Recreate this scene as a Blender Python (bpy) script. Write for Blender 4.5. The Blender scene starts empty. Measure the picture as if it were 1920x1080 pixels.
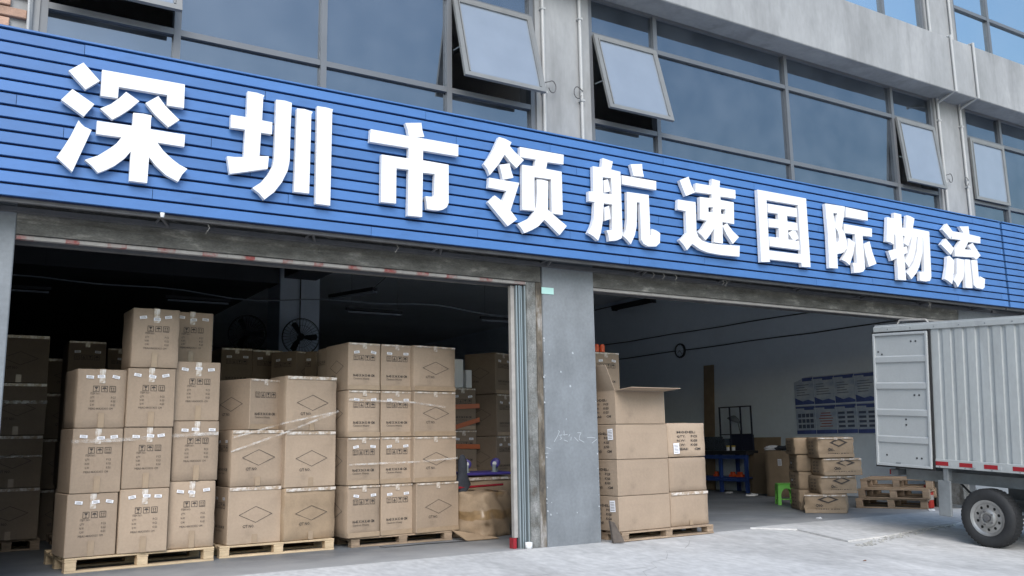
import bpy, bmesh, math, random
from mathutils import Vector, Matrix
from mathutils.geometry import tessellate_polygon
rnd = random.Random(7)
S = bpy.context.scene
COL = S.collection
# ------------------------------------------------------------------ camera
cam_d = bpy.data.cameras.new('camera'); cam = bpy.data.objects.new('camera', cam_d); COL.objects.link(cam); S.camera = cam
cam_d.sensor_width = 36.0; cam_d.lens = 36.0*1693.12/1920; cam_d.clip_start = 0.05; cam_d.clip_end = 500
def cam_matrix(loc, yaw, pitch, roll):
    yaw, pitch, roll = (math.radians(a) for a in (yaw, pitch, roll))
    F = Vector((math.sin(yaw)*math.cos(pitch), math.cos(yaw)*math.cos(pitch), math.sin(pitch)))
    R = Vector((math.cos(yaw), -math.sin(yaw), 0)); U = R.cross(F)
    R2 = math.cos(roll)*R + math.sin(roll)*U; U2 = -math.sin(roll)*R + math.cos(roll)*U
    m = Matrix((R2, U2, -F)).transposed().to_4x4(); m.translation = loc
    return m
cam.matrix_world = cam_matrix((0, 0, 1.07), 31.809, 9.666, -0.975)
# ------------------------------------------------------------------ world and sun
SUN_EL, SUN_AZ = 38.0, -24.0        # azimuth from -Y (front of the building) towards -X
W = bpy.data.worlds.new('World'); S.world = W; W.use_nodes = True
wn = W.node_tree; bg = wn.nodes['Background']
sky = wn.nodes.new('ShaderNodeTexSky'); sky.sky_type = 'NISHITA'; sky.sun_disc = False
sky.sun_elevation = math.radians(SUN_EL); sky.sun_rotation = math.radians(180+24)
sky.air_density = 1.6; sky.dust_density = 2.0; sky.ozone_density = 4.0
wn.links.new(sky.outputs[0], bg.inputs[0]); bg.inputs[1].default_value = 0.15
sd = bpy.data.lights.new('sun', 'SUN'); sun = bpy.data.objects.new('sun', sd); COL.objects.link(sun)
sd.energy = 1.5; sd.angle = math.radians(40); sd.color = (1.0, 0.975, 0.945)
_a = math.radians(SUN_AZ); _e = math.radians(SUN_EL)
sv = Vector((math.sin(_a)*math.cos(_e), -math.cos(_a)*math.cos(_e), math.sin(_e)))
sun.rotation_euler = sv.to_track_quat('Z', 'Y').to_euler()
S.view_settings.view_transform = 'Standard'; S.view_settings.look = 'None'
S.view_settings.exposure = 0.78
S.cycles.max_bounces = 12; S.cycles.diffuse_bounces = 8; S.cycles.transparent_max_bounces = 16; S.view_settings.gamma = 1.0; S.view_settings.use_curve_mapping = False
# ------------------------------------------------------------------ helpers
class MB:
    def __init__(s): s.v = []; s.f = []; s.mi = []
    def add(s, vs, fs, mi=0):
        o = len(s.v); s.v += [tuple(v) for v in vs]; s.f += [tuple(i+o for i in f) for f in fs]; s.mi += [mi]*len(fs)
    def box(s, x0, x1, y0, y1, z0, z1, mi=0, M=None):
        vs = [Vector(p) for p in ((x0,y0,z0),(x1,y0,z0),(x1,y1,z0),(x0,y1,z0),(x0,y0,z1),(x1,y0,z1),(x1,y1,z1),(x0,y1,z1))]
        if M: vs = [M @ v for v in vs]
        s.add(vs, [(0,3,2,1),(4,5,6,7),(0,1,5,4),(1,2,6,5),(2,3,7,6),(3,0,4,7)], mi)
        return s
    def cyl(s, p0, p1, r0, r1=None, n=12, mi=0, cap=True):
        p0 = Vector(p0); p1 = Vector(p1); r1 = r0 if r1 is None else r1
        d = (p1-p0).normalized(); a = d.orthogonal().normalized(); b = d.cross(a)
        vs = []
        for p, r in ((p0, r0), (p1, r1)):
            for i in range(n):
                t = 2*math.pi*i/n; vs.append(p + a*math.cos(t)*r + b*math.sin(t)*r)
        fs = [(i, (i+1) % n, n+(i+1) % n, n+i) for i in range(n)]
        if cap: fs += [tuple(range(n-1, -1, -1)), tuple(range(n, 2*n))]
        s.add(vs, fs, mi); return s
    def tube(s, pts, r, n=6, mi=0):
        for a, b in zip(pts, pts[1:]): s.cyl(a, b, r, n=n, mi=mi)
        return s
    def lathe(s, prof, M=None, n=24, mi=0):       # prof: (radius, along local z)
        vs = []; k = len(prof)
        for i in range(n):
            t = 2*math.pi*i/n
            for r, z in prof: vs.append(Vector((r*math.cos(t), r*math.sin(t), z)))
        if M: vs = [M @ v for v in vs]
        fs = [(i*k+j, ((i+1) % n)*k+j, ((i+1) % n)*k+j+1, i*k+j+1) for i in range(n) for j in range(k-1)]
        s.add(vs, fs, mi); return s
    def prism(s, loops, f, h0, h1, mi=0):         # loops: outline, then holes, of 2D points; f(u, v, h) -> 3D
        flat = [p for l in loops for p in l]
        tris = tessellate_polygon([[Vector((p[0], p[1], 0)) for p in l] for l in loops])
        n = len(flat)
        vs = [f(p[0], p[1], h0) for p in flat] + [f(p[0], p[1], h1) for p in flat]
        fs = [tuple(t) for t in tris] + [tuple(i+n for i in reversed(t)) for t in tris]
        o = 0
        for l in loops:
            k = len(l)
            for i in range(k): a = o+i; b = o+(i+1) % k; fs.append((a, b, b+n, a+n))
            o += k
        s.add(vs, fs, mi); return s
    def mesh(s, name, mats, smooth=False, bevel=0, fix=True):
        m = bpy.data.meshes.new(name); m.from_pydata(s.v, [], s.f)
        if not isinstance(mats, (list, tuple)): mats = [mats]
        for x in mats: m.materials.append(x)
        for p, i in zip(m.polygons, s.mi): p.material_index = i
        if fix or bevel:
            bm = bmesh.new(); bm.from_mesh(m)
            bmesh.ops.recalc_face_normals(bm, faces=bm.faces)
            if bevel: bmesh.ops.bevel(bm, geom=[e for e in bm.edges], offset=bevel, segments=1, affect='EDGES', clamp_overlap=True)
            bm.to_mesh(m); bm.free()
        if smooth:
            for p in m.polygons: p.use_smooth = True
        return m
    def build(s, name, mats, parent=None, **k):
        return link(name, s.mesh(name, mats, **k), parent)
def link(name, data, parent=None, loc=None, rot=None):
    o = bpy.data.objects.new(name, data); COL.objects.link(o)
    if parent: o.parent = parent
    if loc is not None: o.location = loc
    if rot is not None: o.rotation_euler = rot
    return o
def tag(o, label=None, cat=None, group=None, kind=None):
    if label: o['label'] = label
    if cat: o['category'] = cat
    if group: o['group'] = group
    if kind: o['kind'] = kind
    return o
def thing(name, label, cat, loc=(0,0,0), rot=None, group=None):
    return tag(link(name, None, None, loc, rot), label, cat, group)
def structure(o): o['kind'] = 'structure'; return o
def arc_pts(c, r, a0, a1, n): return [(c[0]+r*math.cos(a0+(a1-a0)*i/n), c[1]+r*math.sin(a0+(a1-a0)*i/n)) for i in range(n+1)]
# ------------------------------------------------------------------ materials
def mat(name, base, rough=0.6, metal=0.0, var=0.0, scale=5.0, spec=None, stops=None, bump=0.0, bscale=40.0, stretch=(1,1,1), objvar=0.0, fine=0.0, coat=0.0, detail=6.0, patch=None):
    m = bpy.data.materials.new(name); m.use_nodes = True; nt = m.node_tree; N = nt.nodes; L = nt.links
    b = N['Principled BSDF']; b.inputs['Roughness'].default_value = rough; b.inputs['Metallic'].default_value = metal
    b.inputs['Base Color'].default_value = (*base, 1)
    if spec is not None: b.inputs['Specular IOR Level'].default_value = spec
    if coat: b.inputs['Coat Weight'].default_value = coat; b.inputs['Coat Roughness'].default_value = 0.15
    tc = N.new('ShaderNodeTexCoord'); mp = N.new('ShaderNodeMapping'); L.new(tc.outputs['Object'], mp.inputs[0]); mp.inputs['Scale'].default_value = stretch
    col = None
    if var or stops:
        n1 = N.new('ShaderNodeTexNoise'); n1.inputs['Scale'].default_value = scale; n1.inputs['Detail'].default_value = detail; n1.inputs['Roughness'].default_value = 0.62
        L.new(mp.outputs[0], n1.inputs[0])
        r = N.new('ShaderNodeValToRGB'); L.new(n1.outputs[0], r.inputs[0])
        if stops:
            els = r.color_ramp.elements
            while len(els) < len(stops): els.new(0.5)
            for e, (p, c) in zip(els, stops): e.position = p; e.color = (*c, 1)
        else:
            r.color_ramp.elements[0].position = 0.3; r.color_ramp.elements[1].position = 0.7
            r.color_ramp.elements[0].color = (*[c*(1-var) for c in base], 1); r.color_ramp.elements[1].color = (*[min(1, c*(1+var)) for c in base], 1)
        col = r.outputs[0]
        if fine:
            n2 = N.new('ShaderNodeTexNoise'); n2.inputs['Scale'].default_value = scale*14; n2.inputs['Detail'].default_value = 3; L.new(mp.outputs[0], n2.inputs[0])
            mr = N.new('ShaderNodeMapRange'); L.new(n2.outputs[0], mr.inputs[0]); mr.inputs[1].default_value = 0.3; mr.inputs[2].default_value = 0.7; mr.inputs[3].default_value = 1-fine; mr.inputs[4].default_value = 1+fine
            mx = N.new('ShaderNodeVectorMath'); mx.operation = 'SCALE'; L.new(col, mx.inputs[0]); L.new(mr.outputs[0], mx.inputs['Scale']); col = mx.outputs[0]
    if patch and col:            # patch: (scale, stretch, darkest factor, threshold low, high): stains with a shape of their own
        mp2 = N.new('ShaderNodeMapping'); L.new(tc.outputs['Object'], mp2.inputs[0]); mp2.inputs['Scale'].default_value = patch[1]
        n5 = N.new('ShaderNodeTexNoise'); n5.inputs['Scale'].default_value = patch[0]; n5.inputs['Detail'].default_value = 8; n5.inputs['Roughness'].default_value = .6; n5.inputs['Distortion'].default_value = .6; L.new(mp2.outputs[0], n5.inputs[0])
        mr5 = N.new('ShaderNodeMapRange'); L.new(n5.outputs[0], mr5.inputs[0]); mr5.inputs[1].default_value = patch[3]; mr5.inputs[2].default_value = patch[4]; mr5.inputs[3].default_value = patch[2]; mr5.inputs[4].default_value = 1
        mx5 = N.new('ShaderNodeVectorMath'); mx5.operation = 'SCALE'; L.new(col, mx5.inputs[0]); L.new(mr5.outputs[0], mx5.inputs['Scale']); col = mx5.outputs[0]
    if objvar:
        oi = N.new('ShaderNodeObjectInfo'); mr = N.new('ShaderNodeMapRange'); L.new(oi.outputs['Random'], mr.inputs[0]); mr.inputs[3].default_value = 1-objvar; mr.inputs[4].default_value = 1+objvar
        mx = N.new('ShaderNodeVectorMath'); mx.operation = 'SCALE'
        if col: L.new(col, mx.inputs[0])
        else: mx.inputs[0].default_value = base
        L.new(mr.outputs[0], mx.inputs['Scale']); col = mx.outputs[0]
    if col: L.new(col, b.inputs['Base Color'])
    if bump:
        n3 = N.new('ShaderNodeTexNoise'); n3.inputs['Scale'].default_value = bscale; n3.inputs['Detail'].default_value = 5; L.new(mp.outputs[0], n3.inputs[0])
        bp = N.new('ShaderNodeBump'); bp.inputs['Strength'].default_value = bump; bp.inputs['Distance'].default_value = 0.01
        L.new(n3.outputs[0], bp.inputs['Height']); L.new(bp.outputs[0], b.inputs['Normal'])
    return m
M = {}
M['pier'] = mat('painted_concrete', (.178,.195,.212), .85, var=.16, scale=2.2, fine=.07, bump=.12, bscale=25, patch=(1.6,(1,1,.5),.84,.36,.52))
M['rough'] = mat('rough_concrete', (.2,.2,.19), .95, stops=[(.3,(.09,.085,.075)),(.5,(.16,.165,.16)),(.7,(.24,.24,.235))], scale=9.0, stretch=(1,1,.8), fine=.25, bump=.7, bscale=45, patch=(3,(1,1,.3),.6,.4,.5))
M['stain'] = mat('rusty_mortar', (.15,.11,.07), .95, stops=[(.35,(.05,.045,.04)),(.5,(.13,.11,.085)),(.62,(.27,.26,.25))], scale=7, stretch=(1,1,.4), fine=.15, bump=.5, bscale=40)
M['band'] = mat('weathered_render', (.27,.28,.285), .9, stops=[(.25,(.20,.21,.215)),(.5,(.265,.275,.285)),(.75,(.32,.33,.34))], scale=1.3, stretch=(1,1,.45), fine=.05, bump=.15, bscale=18, patch=(2.2,(1,1,.14),.82,.36,.5))
M['lintel'] = mat('lintel_concrete', (.12,.118,.11), .95, stops=[(.35,(.07,.068,.062)),(.56,(.125,.122,.112)),(.70,(.27,.26,.24))], scale=4.5, stretch=(.7,1,1.8), fine=.18, bump=.5, bscale=30)
M['plaster'] = mat('blue_grey_plaster', (.76,.84,.92), .9, var=.05, scale=.8, fine=.02, bump=.05)
M['darkwall'] = mat('darkened_inner_wall', (.07,.075,.085), .95, var=.2, scale=.7)  # darkened so the deep bay stays black; shade put into the colour
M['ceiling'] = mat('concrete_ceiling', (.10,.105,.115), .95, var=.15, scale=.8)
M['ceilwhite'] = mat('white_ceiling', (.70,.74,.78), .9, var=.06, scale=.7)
M['darkscrap'] = mat('dark_scrap_board', (.085,.07,.06), .8, var=.4, scale=9)
M['room'] = mat('room_wall', (.7,.68,.66), .95, var=.1, scale=1)
M['blue'] = mat('blue_enamel', (.047,.138,.35), .5, var=.10, scale=2.2, objvar=.07, stretch=(.4,1,1), fine=.03, patch=(3.0,(.5,1,2),.86,.33,.45))
M['bluedark'] = mat('blue_channel', (.008,.014,.05), .8)
M['letter'] = mat('white_letter_face', (.69,.70,.73), .45, var=.02, scale=2.5, fine=.012, patch=(2.0,(1,1,.4),.93,.36,.46))
M['alu'] = mat('grey_window_frame', (.13,.14,.155), .45, metal=.25, var=.08, scale=2)
M['alulight'] = mat('pale_casement_frame', (.19,.195,.195), .5, metal=.2, var=.1, scale=4)
M['pipe'] = mat('pvc_pipe', (.36,.37,.375), .5, var=.08, scale=4)
M['steel'] = mat('galvanised_steel', (.30,.35,.37), .42, metal=.5, var=.12, scale=6, stretch=(1,1,.2))
M['steeldark'] = mat('painted_angle_iron', (.10,.10,.105), .6, metal=.2, var=.2, scale=6)
M['cream'] = mat('cream_strip', (.30,.285,.27), .7, var=.15, scale=9)
M['redpaint'] = mat('faded_red_paint', (.24,.09,.08), .7, stops=[(.35,(.26,.06,.055)),(.6,(.28,.25,.235))], scale=14)
M['card'] = mat('cardboard', (.33,.255,.19), .78, var=.08, scale=3.0, fine=.045, objvar=.12, patch=(2.6,(1,1,1),.88,.34,.44), bump=.06, bscale=60, spec=.25)
M['cardold'] = mat('worn_cardboard', (.29,.215,.145), .72, var=.16, scale=4.5, fine=.04, objvar=.08, bump=.25, bscale=14, spec=.3)
M['cardshade'] = mat('shaded_cardboard', (.20,.155,.115), .8, var=.1, scale=3.0, fine=.04, objvar=.12, spec=.25)  # cardboard darkened for the back stacks, their shade put into the colour
M['cardin'] = mat('cardboard_edge', (.20,.145,.095), .9)
M['tape'] = mat('brown_tape', (.325,.245,.17), .22, var=.1, scale=12)
M['tapeold'] = mat('aged_brown_tape', (.22,.145,.075), .3, var=.2, scale=14)
M['cleartape'] = mat('clear_tape', (.50,.43,.36), .18, stops=[(.42,(.37,.285,.21)),(.6,(.62,.58,.54))], scale=22)
M['sticker'] = mat('white_sticker', (.78,.78,.82), .4)
M['ink'] = mat('black_ink', (.055,.045,.04), .8)
M['pallet'] = mat('raw_pine', (.50,.385,.25), .85, var=.2, scale=5, stretch=(1,1,6), objvar=.12, fine=.08)
M['palletold'] = mat('weathered_pallet_wood', (.27,.20,.14), .9, var=.3, scale=5, stretch=(1,1,6), objvar=.2, fine=.1)
M['truck'] = mat('truck_paint', (.34,.36,.365), .42, var=.09, scale=2.2, fine=.04, coat=.15, stretch=(1,1,.5), detail=10, patch=(2.4,(1,1,.25),.86,.36,.48))
M['truckwhite'] = mat('truck_white', (.34,.36,.37), .4, var=.04, scale=3, coat=.15, fine=.03, detail=9)
M['rubber'] = mat('tyre_rubber', (.016,.017,.019), .75, var=.3, scale=9, bump=.2, bscale=60)
M['rim'] = mat('wheel_silver', (.29,.29,.285), .42, metal=.6, var=.18, scale=8)
M['black'] = mat('black_rubber', (.012,.012,.013), .6)
M['chassis'] = mat('chassis_grey', (.16,.175,.185), .7, var=.25, scale=5)
M['red'] = mat('red_reflector', (.25,.012,.02), .25)
M['whiteplastic'] = mat('white_plastic', (.7,.71,.72), .4)
M['green'] = mat('green_plastic', (.22,.62,.10), .4, var=.05, scale=6)
M['tealblue'] = mat('blue_bench_paint', (.035,.075,.27), .45, var=.15, scale=7)
M['darkblue'] = mat('dark_blue_metal', (.025,.03,.06), .5)
M['orange'] = mat('orange_plastic', (.75,.11,.03), .4)
M['purple'] = mat('purple_plastic', (.06,.045,.24), .45)
M['glassdark'] = mat('tinted_plastic', (.2,.22,.24), .2)
M['cloth'] = mat('dark_cloth', (.03,.034,.045), .95, var=.3, scale=12)
M['label'] = mat('pale_green_plate', (.38,.62,.58), .5)
M['chalk'] = mat('chalk', (.36,.385,.41), .95)
M['brick'] = mat('facing_brick', (.42,.27,.20), .9, var=.25, scale=8, objvar=.25, fine=.1, bump=.3)
M['mortar'] = mat('mortar', (.28,.27,.25), .95)
M['darkmetal'] = mat('dark_metal', (.03,.032,.036), .5)
M['tubelight'] = mat('unlit_tube', (.34,.37,.42), .3)
M['posterwhite'] = mat('poster_paper', (.5,.55,.6), .5, stops=[(.35,(.33,.42,.58)),(.55,(.56,.62,.70)),(.7,(.68,.72,.76))], scale=2.2, stretch=(1,1,2))
M['posterblue'] = mat('poster_blue', (.09,.125,.34), .5, var=.35, scale=4)
M['postertext'] = mat('poster_text', (.10,.12,.19), .6)
M['posterred'] = mat('poster_red_text', (.36,.09,.09), .6)
M['paper'] = mat('scrap_paper', (.6,.6,.6), .8)
M['leaf'] = mat('dry_leaf', (.16,.07,.035), .8)
M['orangestrap'] = mat('orange_strap', (.42,.11,.035), .4)
M['redext'] = mat('extinguisher_red', (.35,.03,.02), .35)
M['yellow'] = mat('yellow_lid', (.6,.42,.05), .4)
M['gravel'] = mat('broken_edge_gravel', (.33,.325,.30), .95, var=.25, scale=30, bump=.4)
def glass_mat(name, tint, transp, f0, rough=.015, dirt=.06, ns=1.1, lo=.5, hi=1.6):
    m = bpy.data.materials.new(name); m.use_nodes = True; nt = m.node_tree; N = nt.nodes; L = nt.links
    for n in list(N):
        if n.type == 'BSDF_PRINCIPLED': N.remove(n)
    out = [n for n in N if n.type == 'OUTPUT_MATERIAL'][0]
    g = N.new('ShaderNodeBsdfGlossy'); g.inputs['Color'].default_value = (*tint, 1); g.inputs['Roughness'].default_value = rough
    t = N.new('ShaderNodeBsdfTransparent'); t.inputs['Color'].default_value = (*transp, 1)
    d = N.new('ShaderNodeBsdfDiffuse'); d.inputs['Color'].default_value = (.36,.42,.50, 1)
    fr = N.new('ShaderNodeFresnel'); fr.inputs['IOR'].default_value = f0
    tc = N.new('ShaderNodeTexCoord')
    nz = N.new('ShaderNodeTexNoise'); nz.inputs['Scale'].default_value = 1.2; nz.inputs['Detail'].default_value = 1; L.new(tc.outputs['Object'], nz.inputs[0])
    bp = N.new('ShaderNodeBump'); bp.inputs['Strength'].default_value = .05; bp.inputs['Distance'].default_value = .05; L.new(nz.outputs[0], bp.inputs['Height']); L.new(bp.outputs[0], g.inputs['Normal'])
    m1 = N.new('ShaderNodeMixShader'); L.new(fr.outputs[0], m1.inputs[0]); L.new(t.outputs[0], m1.inputs[1]); L.new(g.outputs[0], m1.inputs[2])
    n2 = N.new('ShaderNodeTexNoise'); n2.inputs['Scale'].default_value = ns; n2.inputs['Detail'].default_value = 7; L.new(tc.outputs['Object'], n2.inputs[0])
    mr = N.new('ShaderNodeMapRange'); L.new(n2.outputs[0], mr.inputs[0]); mr.inputs[1].default_value = .35; mr.inputs[2].default_value = .7; mr.inputs[3].default_value = dirt*lo; mr.inputs[4].default_value = dirt*hi
    m2 = N.new('ShaderNodeMixShader'); L.new(mr.outputs[0], m2.inputs[0]); L.new(m1.outputs[0], m2.inputs[1]); L.new(d.outputs[0], m2.inputs[2])
    L.new(m2.outputs[0], out.inputs[0]); return m
M['glass'] = glass_mat('tinted_window_glass', (.74,.86,1.0), (.12,.14,.17), 2.45, dirt=.065, ns=2.2)
M['glassup'] = glass_mat('mirror_window_glass', (.80,.92,1.0), (.15,.18,.2), 11.0, dirt=.05)
M['dusty'] = glass_mat('dusty_casement_glass', (.78,.87,1.0), (.22,.24,.27), 2.6, rough=.10, dirt=.50, ns=2.5, lo=.93, hi=1.04)
M['clear'] = glass_mat('clear_plastic', (.8,.85,.9), (.6,.65,.7), 1.5, rough=.1, dirt=.2)
def wrap_mat():
    m = bpy.data.materials.new('stretch_film'); m.use_nodes = True; nt = m.node_tree; N = nt.nodes; L = nt.links
    b = N['Principled BSDF']; b.inputs['Base Color'].default_value = (.72,.70,.68,1); b.inputs['Roughness'].default_value = .2
    tc = N.new('ShaderNodeTexCoord'); n = N.new('ShaderNodeTexNoise'); n.inputs['Scale'].default_value = 14; L.new(tc.outputs['Object'], n.inputs[0])
    mr = N.new('ShaderNodeMapRange'); mr.inputs[1].default_value = .35; mr.inputs[2].default_value = .65; mr.inputs[3].default_value = .05; mr.inputs[4].default_value = .5; L.new(n.outputs[0], mr.inputs[0])
    L.new(mr.outputs[0], b.inputs['Alpha']); return m
M['wrap'] = wrap_mat()
# ------------------------------------------------------------------ setting
D = 7.95
mm = mat('apron_concrete', (.5,.5,.49), .92, stops=[(.25,(.36,.36,.355)),(.42,(.47,.467,.46)),(.56,(.51,.505,.495)),(.75,(.60,.59,.575))], scale=1.1, stretch=(1,.55,1), fine=.13, bump=.5, bscale=9, detail=10, patch=(.55,(1,.7,1),.80,.38,.5))
M['apron'] = mm
M['floor'] = mat('warehouse_floor', (.22,.23,.25), .55, stops=[(.28,(.11,.12,.135)),(.5,(.165,.178,.195)),(.75,(.23,.243,.26))], scale=1.3, fine=.08, bump=.12, bscale=14)
def floor_dust_daylight(m):        # ragged pale band along the threshold: dust plus daylight falloff put into the colour
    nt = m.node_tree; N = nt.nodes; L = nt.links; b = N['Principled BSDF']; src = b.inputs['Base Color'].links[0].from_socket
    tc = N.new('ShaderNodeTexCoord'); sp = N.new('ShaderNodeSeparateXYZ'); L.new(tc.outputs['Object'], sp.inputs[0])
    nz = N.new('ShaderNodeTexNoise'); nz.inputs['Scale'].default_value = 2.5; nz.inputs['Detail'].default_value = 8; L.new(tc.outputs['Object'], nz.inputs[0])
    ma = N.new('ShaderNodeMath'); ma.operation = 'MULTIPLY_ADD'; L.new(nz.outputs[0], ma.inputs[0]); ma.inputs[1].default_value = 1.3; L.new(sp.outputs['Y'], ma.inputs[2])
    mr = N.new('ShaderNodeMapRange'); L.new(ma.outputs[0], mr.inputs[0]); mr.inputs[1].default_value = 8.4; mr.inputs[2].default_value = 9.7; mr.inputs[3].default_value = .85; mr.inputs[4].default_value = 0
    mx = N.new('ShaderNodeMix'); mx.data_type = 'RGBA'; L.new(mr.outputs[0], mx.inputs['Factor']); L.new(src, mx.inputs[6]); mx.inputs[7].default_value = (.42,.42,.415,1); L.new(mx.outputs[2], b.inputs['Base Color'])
floor_dust_daylight(M['floor'])
g = MB(); g.add([(-60,-6,-.795),(80,-6,-.795),(80,D,0),(-60,D,0),(-200,-250,-.8),(250,-250,-.8),(250,-6,-.8),(-200,-6,-.8)], [(0,1,2,3),(4,5,6,7)])
structure(g.build('ground', M['apron'], fix=False))
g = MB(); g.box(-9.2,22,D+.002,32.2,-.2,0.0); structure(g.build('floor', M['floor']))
g = MB(); g.prism([[(8.2,7.94),(8.62,7.6),(8.42,6.73),(9.2,6.78),(10.0,6.93),(10.81,7.01),(11.5,7.23),(12.8,7.5),(12.8,7.94)]], lambda u,v,h: (u,v,h-.057*(D-v)), .002, .02)
structure(g.build('threshold_slab', M['apron']))
g = MB()
for i in range(150):
    t = rnd.random(); x = 8.3+t*2.6; y = 6.5+ (x-8.3)*.22 + rnd.gauss(0,.045); s = rnd.uniform(.008,.026)
    z = -.057*(D-y)+.004
    vs = [(x+s*math.cos(a)*rnd.uniform(.6,1.2), y+s*math.sin(a)*rnd.uniform(.6,1.2), z) for a in (0,1.3,2.5,3.9,5.1)]+[(x,y,z+s*.6)]
    g.add(vs, [(0,1,5),(1,2,5),(2,3,5),(3,4,5),(4,0,5)])
tag(g.build('gravel', M['gravel']), kind='stuff', label='loose concrete crumbs along the broken edge of the slab')
g = MB()
for (x0, y0, x1, y1) in ((4.2,5.6,6.9,7.6),(6.9,7.6,8.1,6.2),(8.4,6.7,9.6,5.6),(9.6,5.6,10.4,4.6),(2.0,7.2,5.5,6.6)):
    P = [(x0+(x1-x0)*i/14+rnd.gauss(0,.03), y0+(y1-y0)*i/14+rnd.gauss(0,.03)) for i in range(15)]
    for (a, b), (c, d) in zip(P, P[1:]):
        q = rnd.uniform(.0015,.004); zf = lambda y: -.057*(D-y)+.003
        g.add([(a,b-q,zf(b-q)),(c,d-q,zf(d-q)),(c,d+q,zf(d+q)),(a,b+q,zf(b+q))], [(0,1,2,3)])
tag(g.build('crack', mat('crack_dirt', (.27,.265,.255), .95), fix=False), kind='stuff', label='thin dirty cracks wandering over the pale concrete apron')
g = MB(); g.box(-9.2,5.75,8.3,32.2,4.5,4.62); structure(g.build('ceiling', M['ceiling'])); g = MB(); g.box(5.752,22,8.3,32.2,4.5,4.62); structure(g.build('ceiling', M['ceilwhite']))  # left half kept dark, right half whitened to bounce light onto the wall
# beams under the ceiling
g = MB(); g.box(-9,5.04,16.35,16.95,4.05,4.499); structure(g.build('ceiling_beam', M['ceiling'])); g = MB(); g.box(5.12,5.73,8.33,16.34,4.15,4.498); structure(g.build('ceiling_beam', M['ceiling']))
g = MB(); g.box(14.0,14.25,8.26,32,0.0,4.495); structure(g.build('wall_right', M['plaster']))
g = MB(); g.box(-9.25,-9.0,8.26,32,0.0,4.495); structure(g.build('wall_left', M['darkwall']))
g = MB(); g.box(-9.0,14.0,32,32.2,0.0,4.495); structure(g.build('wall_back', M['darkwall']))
# ------------------------------------------------------------------ the building
B = thing('warehouse_building', 'grey concrete warehouse with two open loading bays and tinted windows above the blue sign', 'building', (5.6, D, 0))
def bw(mb, name, mats, parent=B, **k):      # world-coordinate mesh below a parent that stands at B's spot
    o = Vector((5.6, D, 0)); mb.v = [tuple(Vector(v)-o) for v in mb.v]
    return mb.build(name, mats, parent, **k)
bw(MB().box(5.317,6.0,D,8.27,-.03,4.25), 'pier', M['pier'], bevel=.008)
bw(MB().box(-.45,.335,D,8.7,-.03,4.25), 'pier', M['pier'], bevel=.008)
bw(MB().box(12.86,13.5,D,8.2,-.03,4.25), 'pier', M['pier'], bevel=.008)
bw(MB().box(-9.2,-.452,D+.02,8.2,-.03,4.25), 'front_wall', M['pier'])
bw(MB().box(13.502,22,D+.02,8.2,-.03,4.25), 'front_wall', M['pier'])
bw(MB().box(5.135,5.245,7.985,8.14,0.001,2.757), 'jamb', M['rough'])
bw(MB().box(5.246,5.316,7.975,8.14,0.001,2.757), 'mortar_strip', M['stain'])

bw(MB().box(5.05,5.11,9.0,9.04,0.001,.01) if False else MB().box(12.70,12.858,8.05,8.5,0.001,2.757), 'jamb', M['rough'])
# lintels with ragged plaster edge
for (x0, x1) in ((.337,5.298),(6.002,12.858)):
    m = MB(); m.box(x0,x1,D+.012,8.32,2.757,4.25)
    bw(m, 'lintel', M['lintel'])
    m = MB(); n = int((x1-x0)/.13)
    for i in range(n):
        a = x0+(x1-x0)*i/n; b = x0+(x1-x0)*(i+1)/n
        h = rnd.uniform(.0,.05); m.box(a,b+.0005,D+.006-rnd.uniform(0,.004),D+.011,2.84+h*.3,2.868+rnd.uniform(-.008,.008))
    bw(m, 'plaster_ridge', M['lintel'])
# window bands
FZ = (4.28, 4.73, 5.80, 6.275)
def window(xs, zs, hinged=(), ajar=None, y=7.98):
    ajar = ajar or {}
    f = MB(); w = .03; x0, x1, z0, z1 = xs[0], xs[-1], zs[0], zs[-1]
    for i, x in enumerate(xs):
        f.box(x-w, x+w, y, y+.1, z0, z1)
    for z in zs:
        for a, b in zip(xs, xs[1:]): f.box(a+w+.0005, b-w-.0005, y+.004, y+.096, z-.028, z+.028)
    win = bw(f, 'window', M['alu'])
    for j, (za, zb) in enumerate(zip(zs, zs[1:])):
        for i, (a, b) in enumerate(zip(xs, xs[1:])):
            if (i, j) in hinged:
                ang = math.radians(hinged[(i, j)])
                wl = b-a-.05; h = zb-za-.045; piv = Vector((a+.025, y-.006, zb-.02))
                R = Matrix.Translation(piv) @ Matrix.Rotation(-ang, 4, 'X')
                c = MB(); e = .05
                for (p, q, r, s) in ((0,wl,-e,0),(0,wl,-h,-h+e),(0,e,-h+e,-e),(wl-e,wl,-h+e,-e)): c.box(p,q,-.035,0,r,s,M=R)
                for (p, q, r, s) in ((e+.006,wl-e-.006,-e-.02,-e-.006),(e+.006,e+.02,-h+e+.006,-e-.02),(wl-e-.02,wl-e-.006,-h+e+.006,-e-.02)): c.box(p,q,-.04,-.001,r,s,M=R)
                bw(c, 'casement_frame', M['alulight'], win).location = (0,0,0)
                c = MB(); c.box(e,wl-e,-.021,-.013,-h+e,-e,M=R); bw(c, 'pane', M['dusty'], win)
                if ang > .1:
                    for xx in (a+.05, b-.05): bw(MB().cyl((xx, y, za+.45), R @ Vector((xx-a-.025, 0, -h*.62)), .007, n=6), 'stay', M['steel'], win)
            else:
                c = MB(); c.box(a+.03, b-.03, y+.045, y+.055, za+.028, zb-.028)
                bw(c, 'pane', M['glassup' if z0 > 7 else 'glass'], win)
    return win
xa = (.42, 1.48, 2.84, 4.22, 5.27); xb = (6.09, 7.10, 9.44, 11.75, 12.74); xc = (13.62, 14.63, 16.95, 19.25, 20.3)
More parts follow.
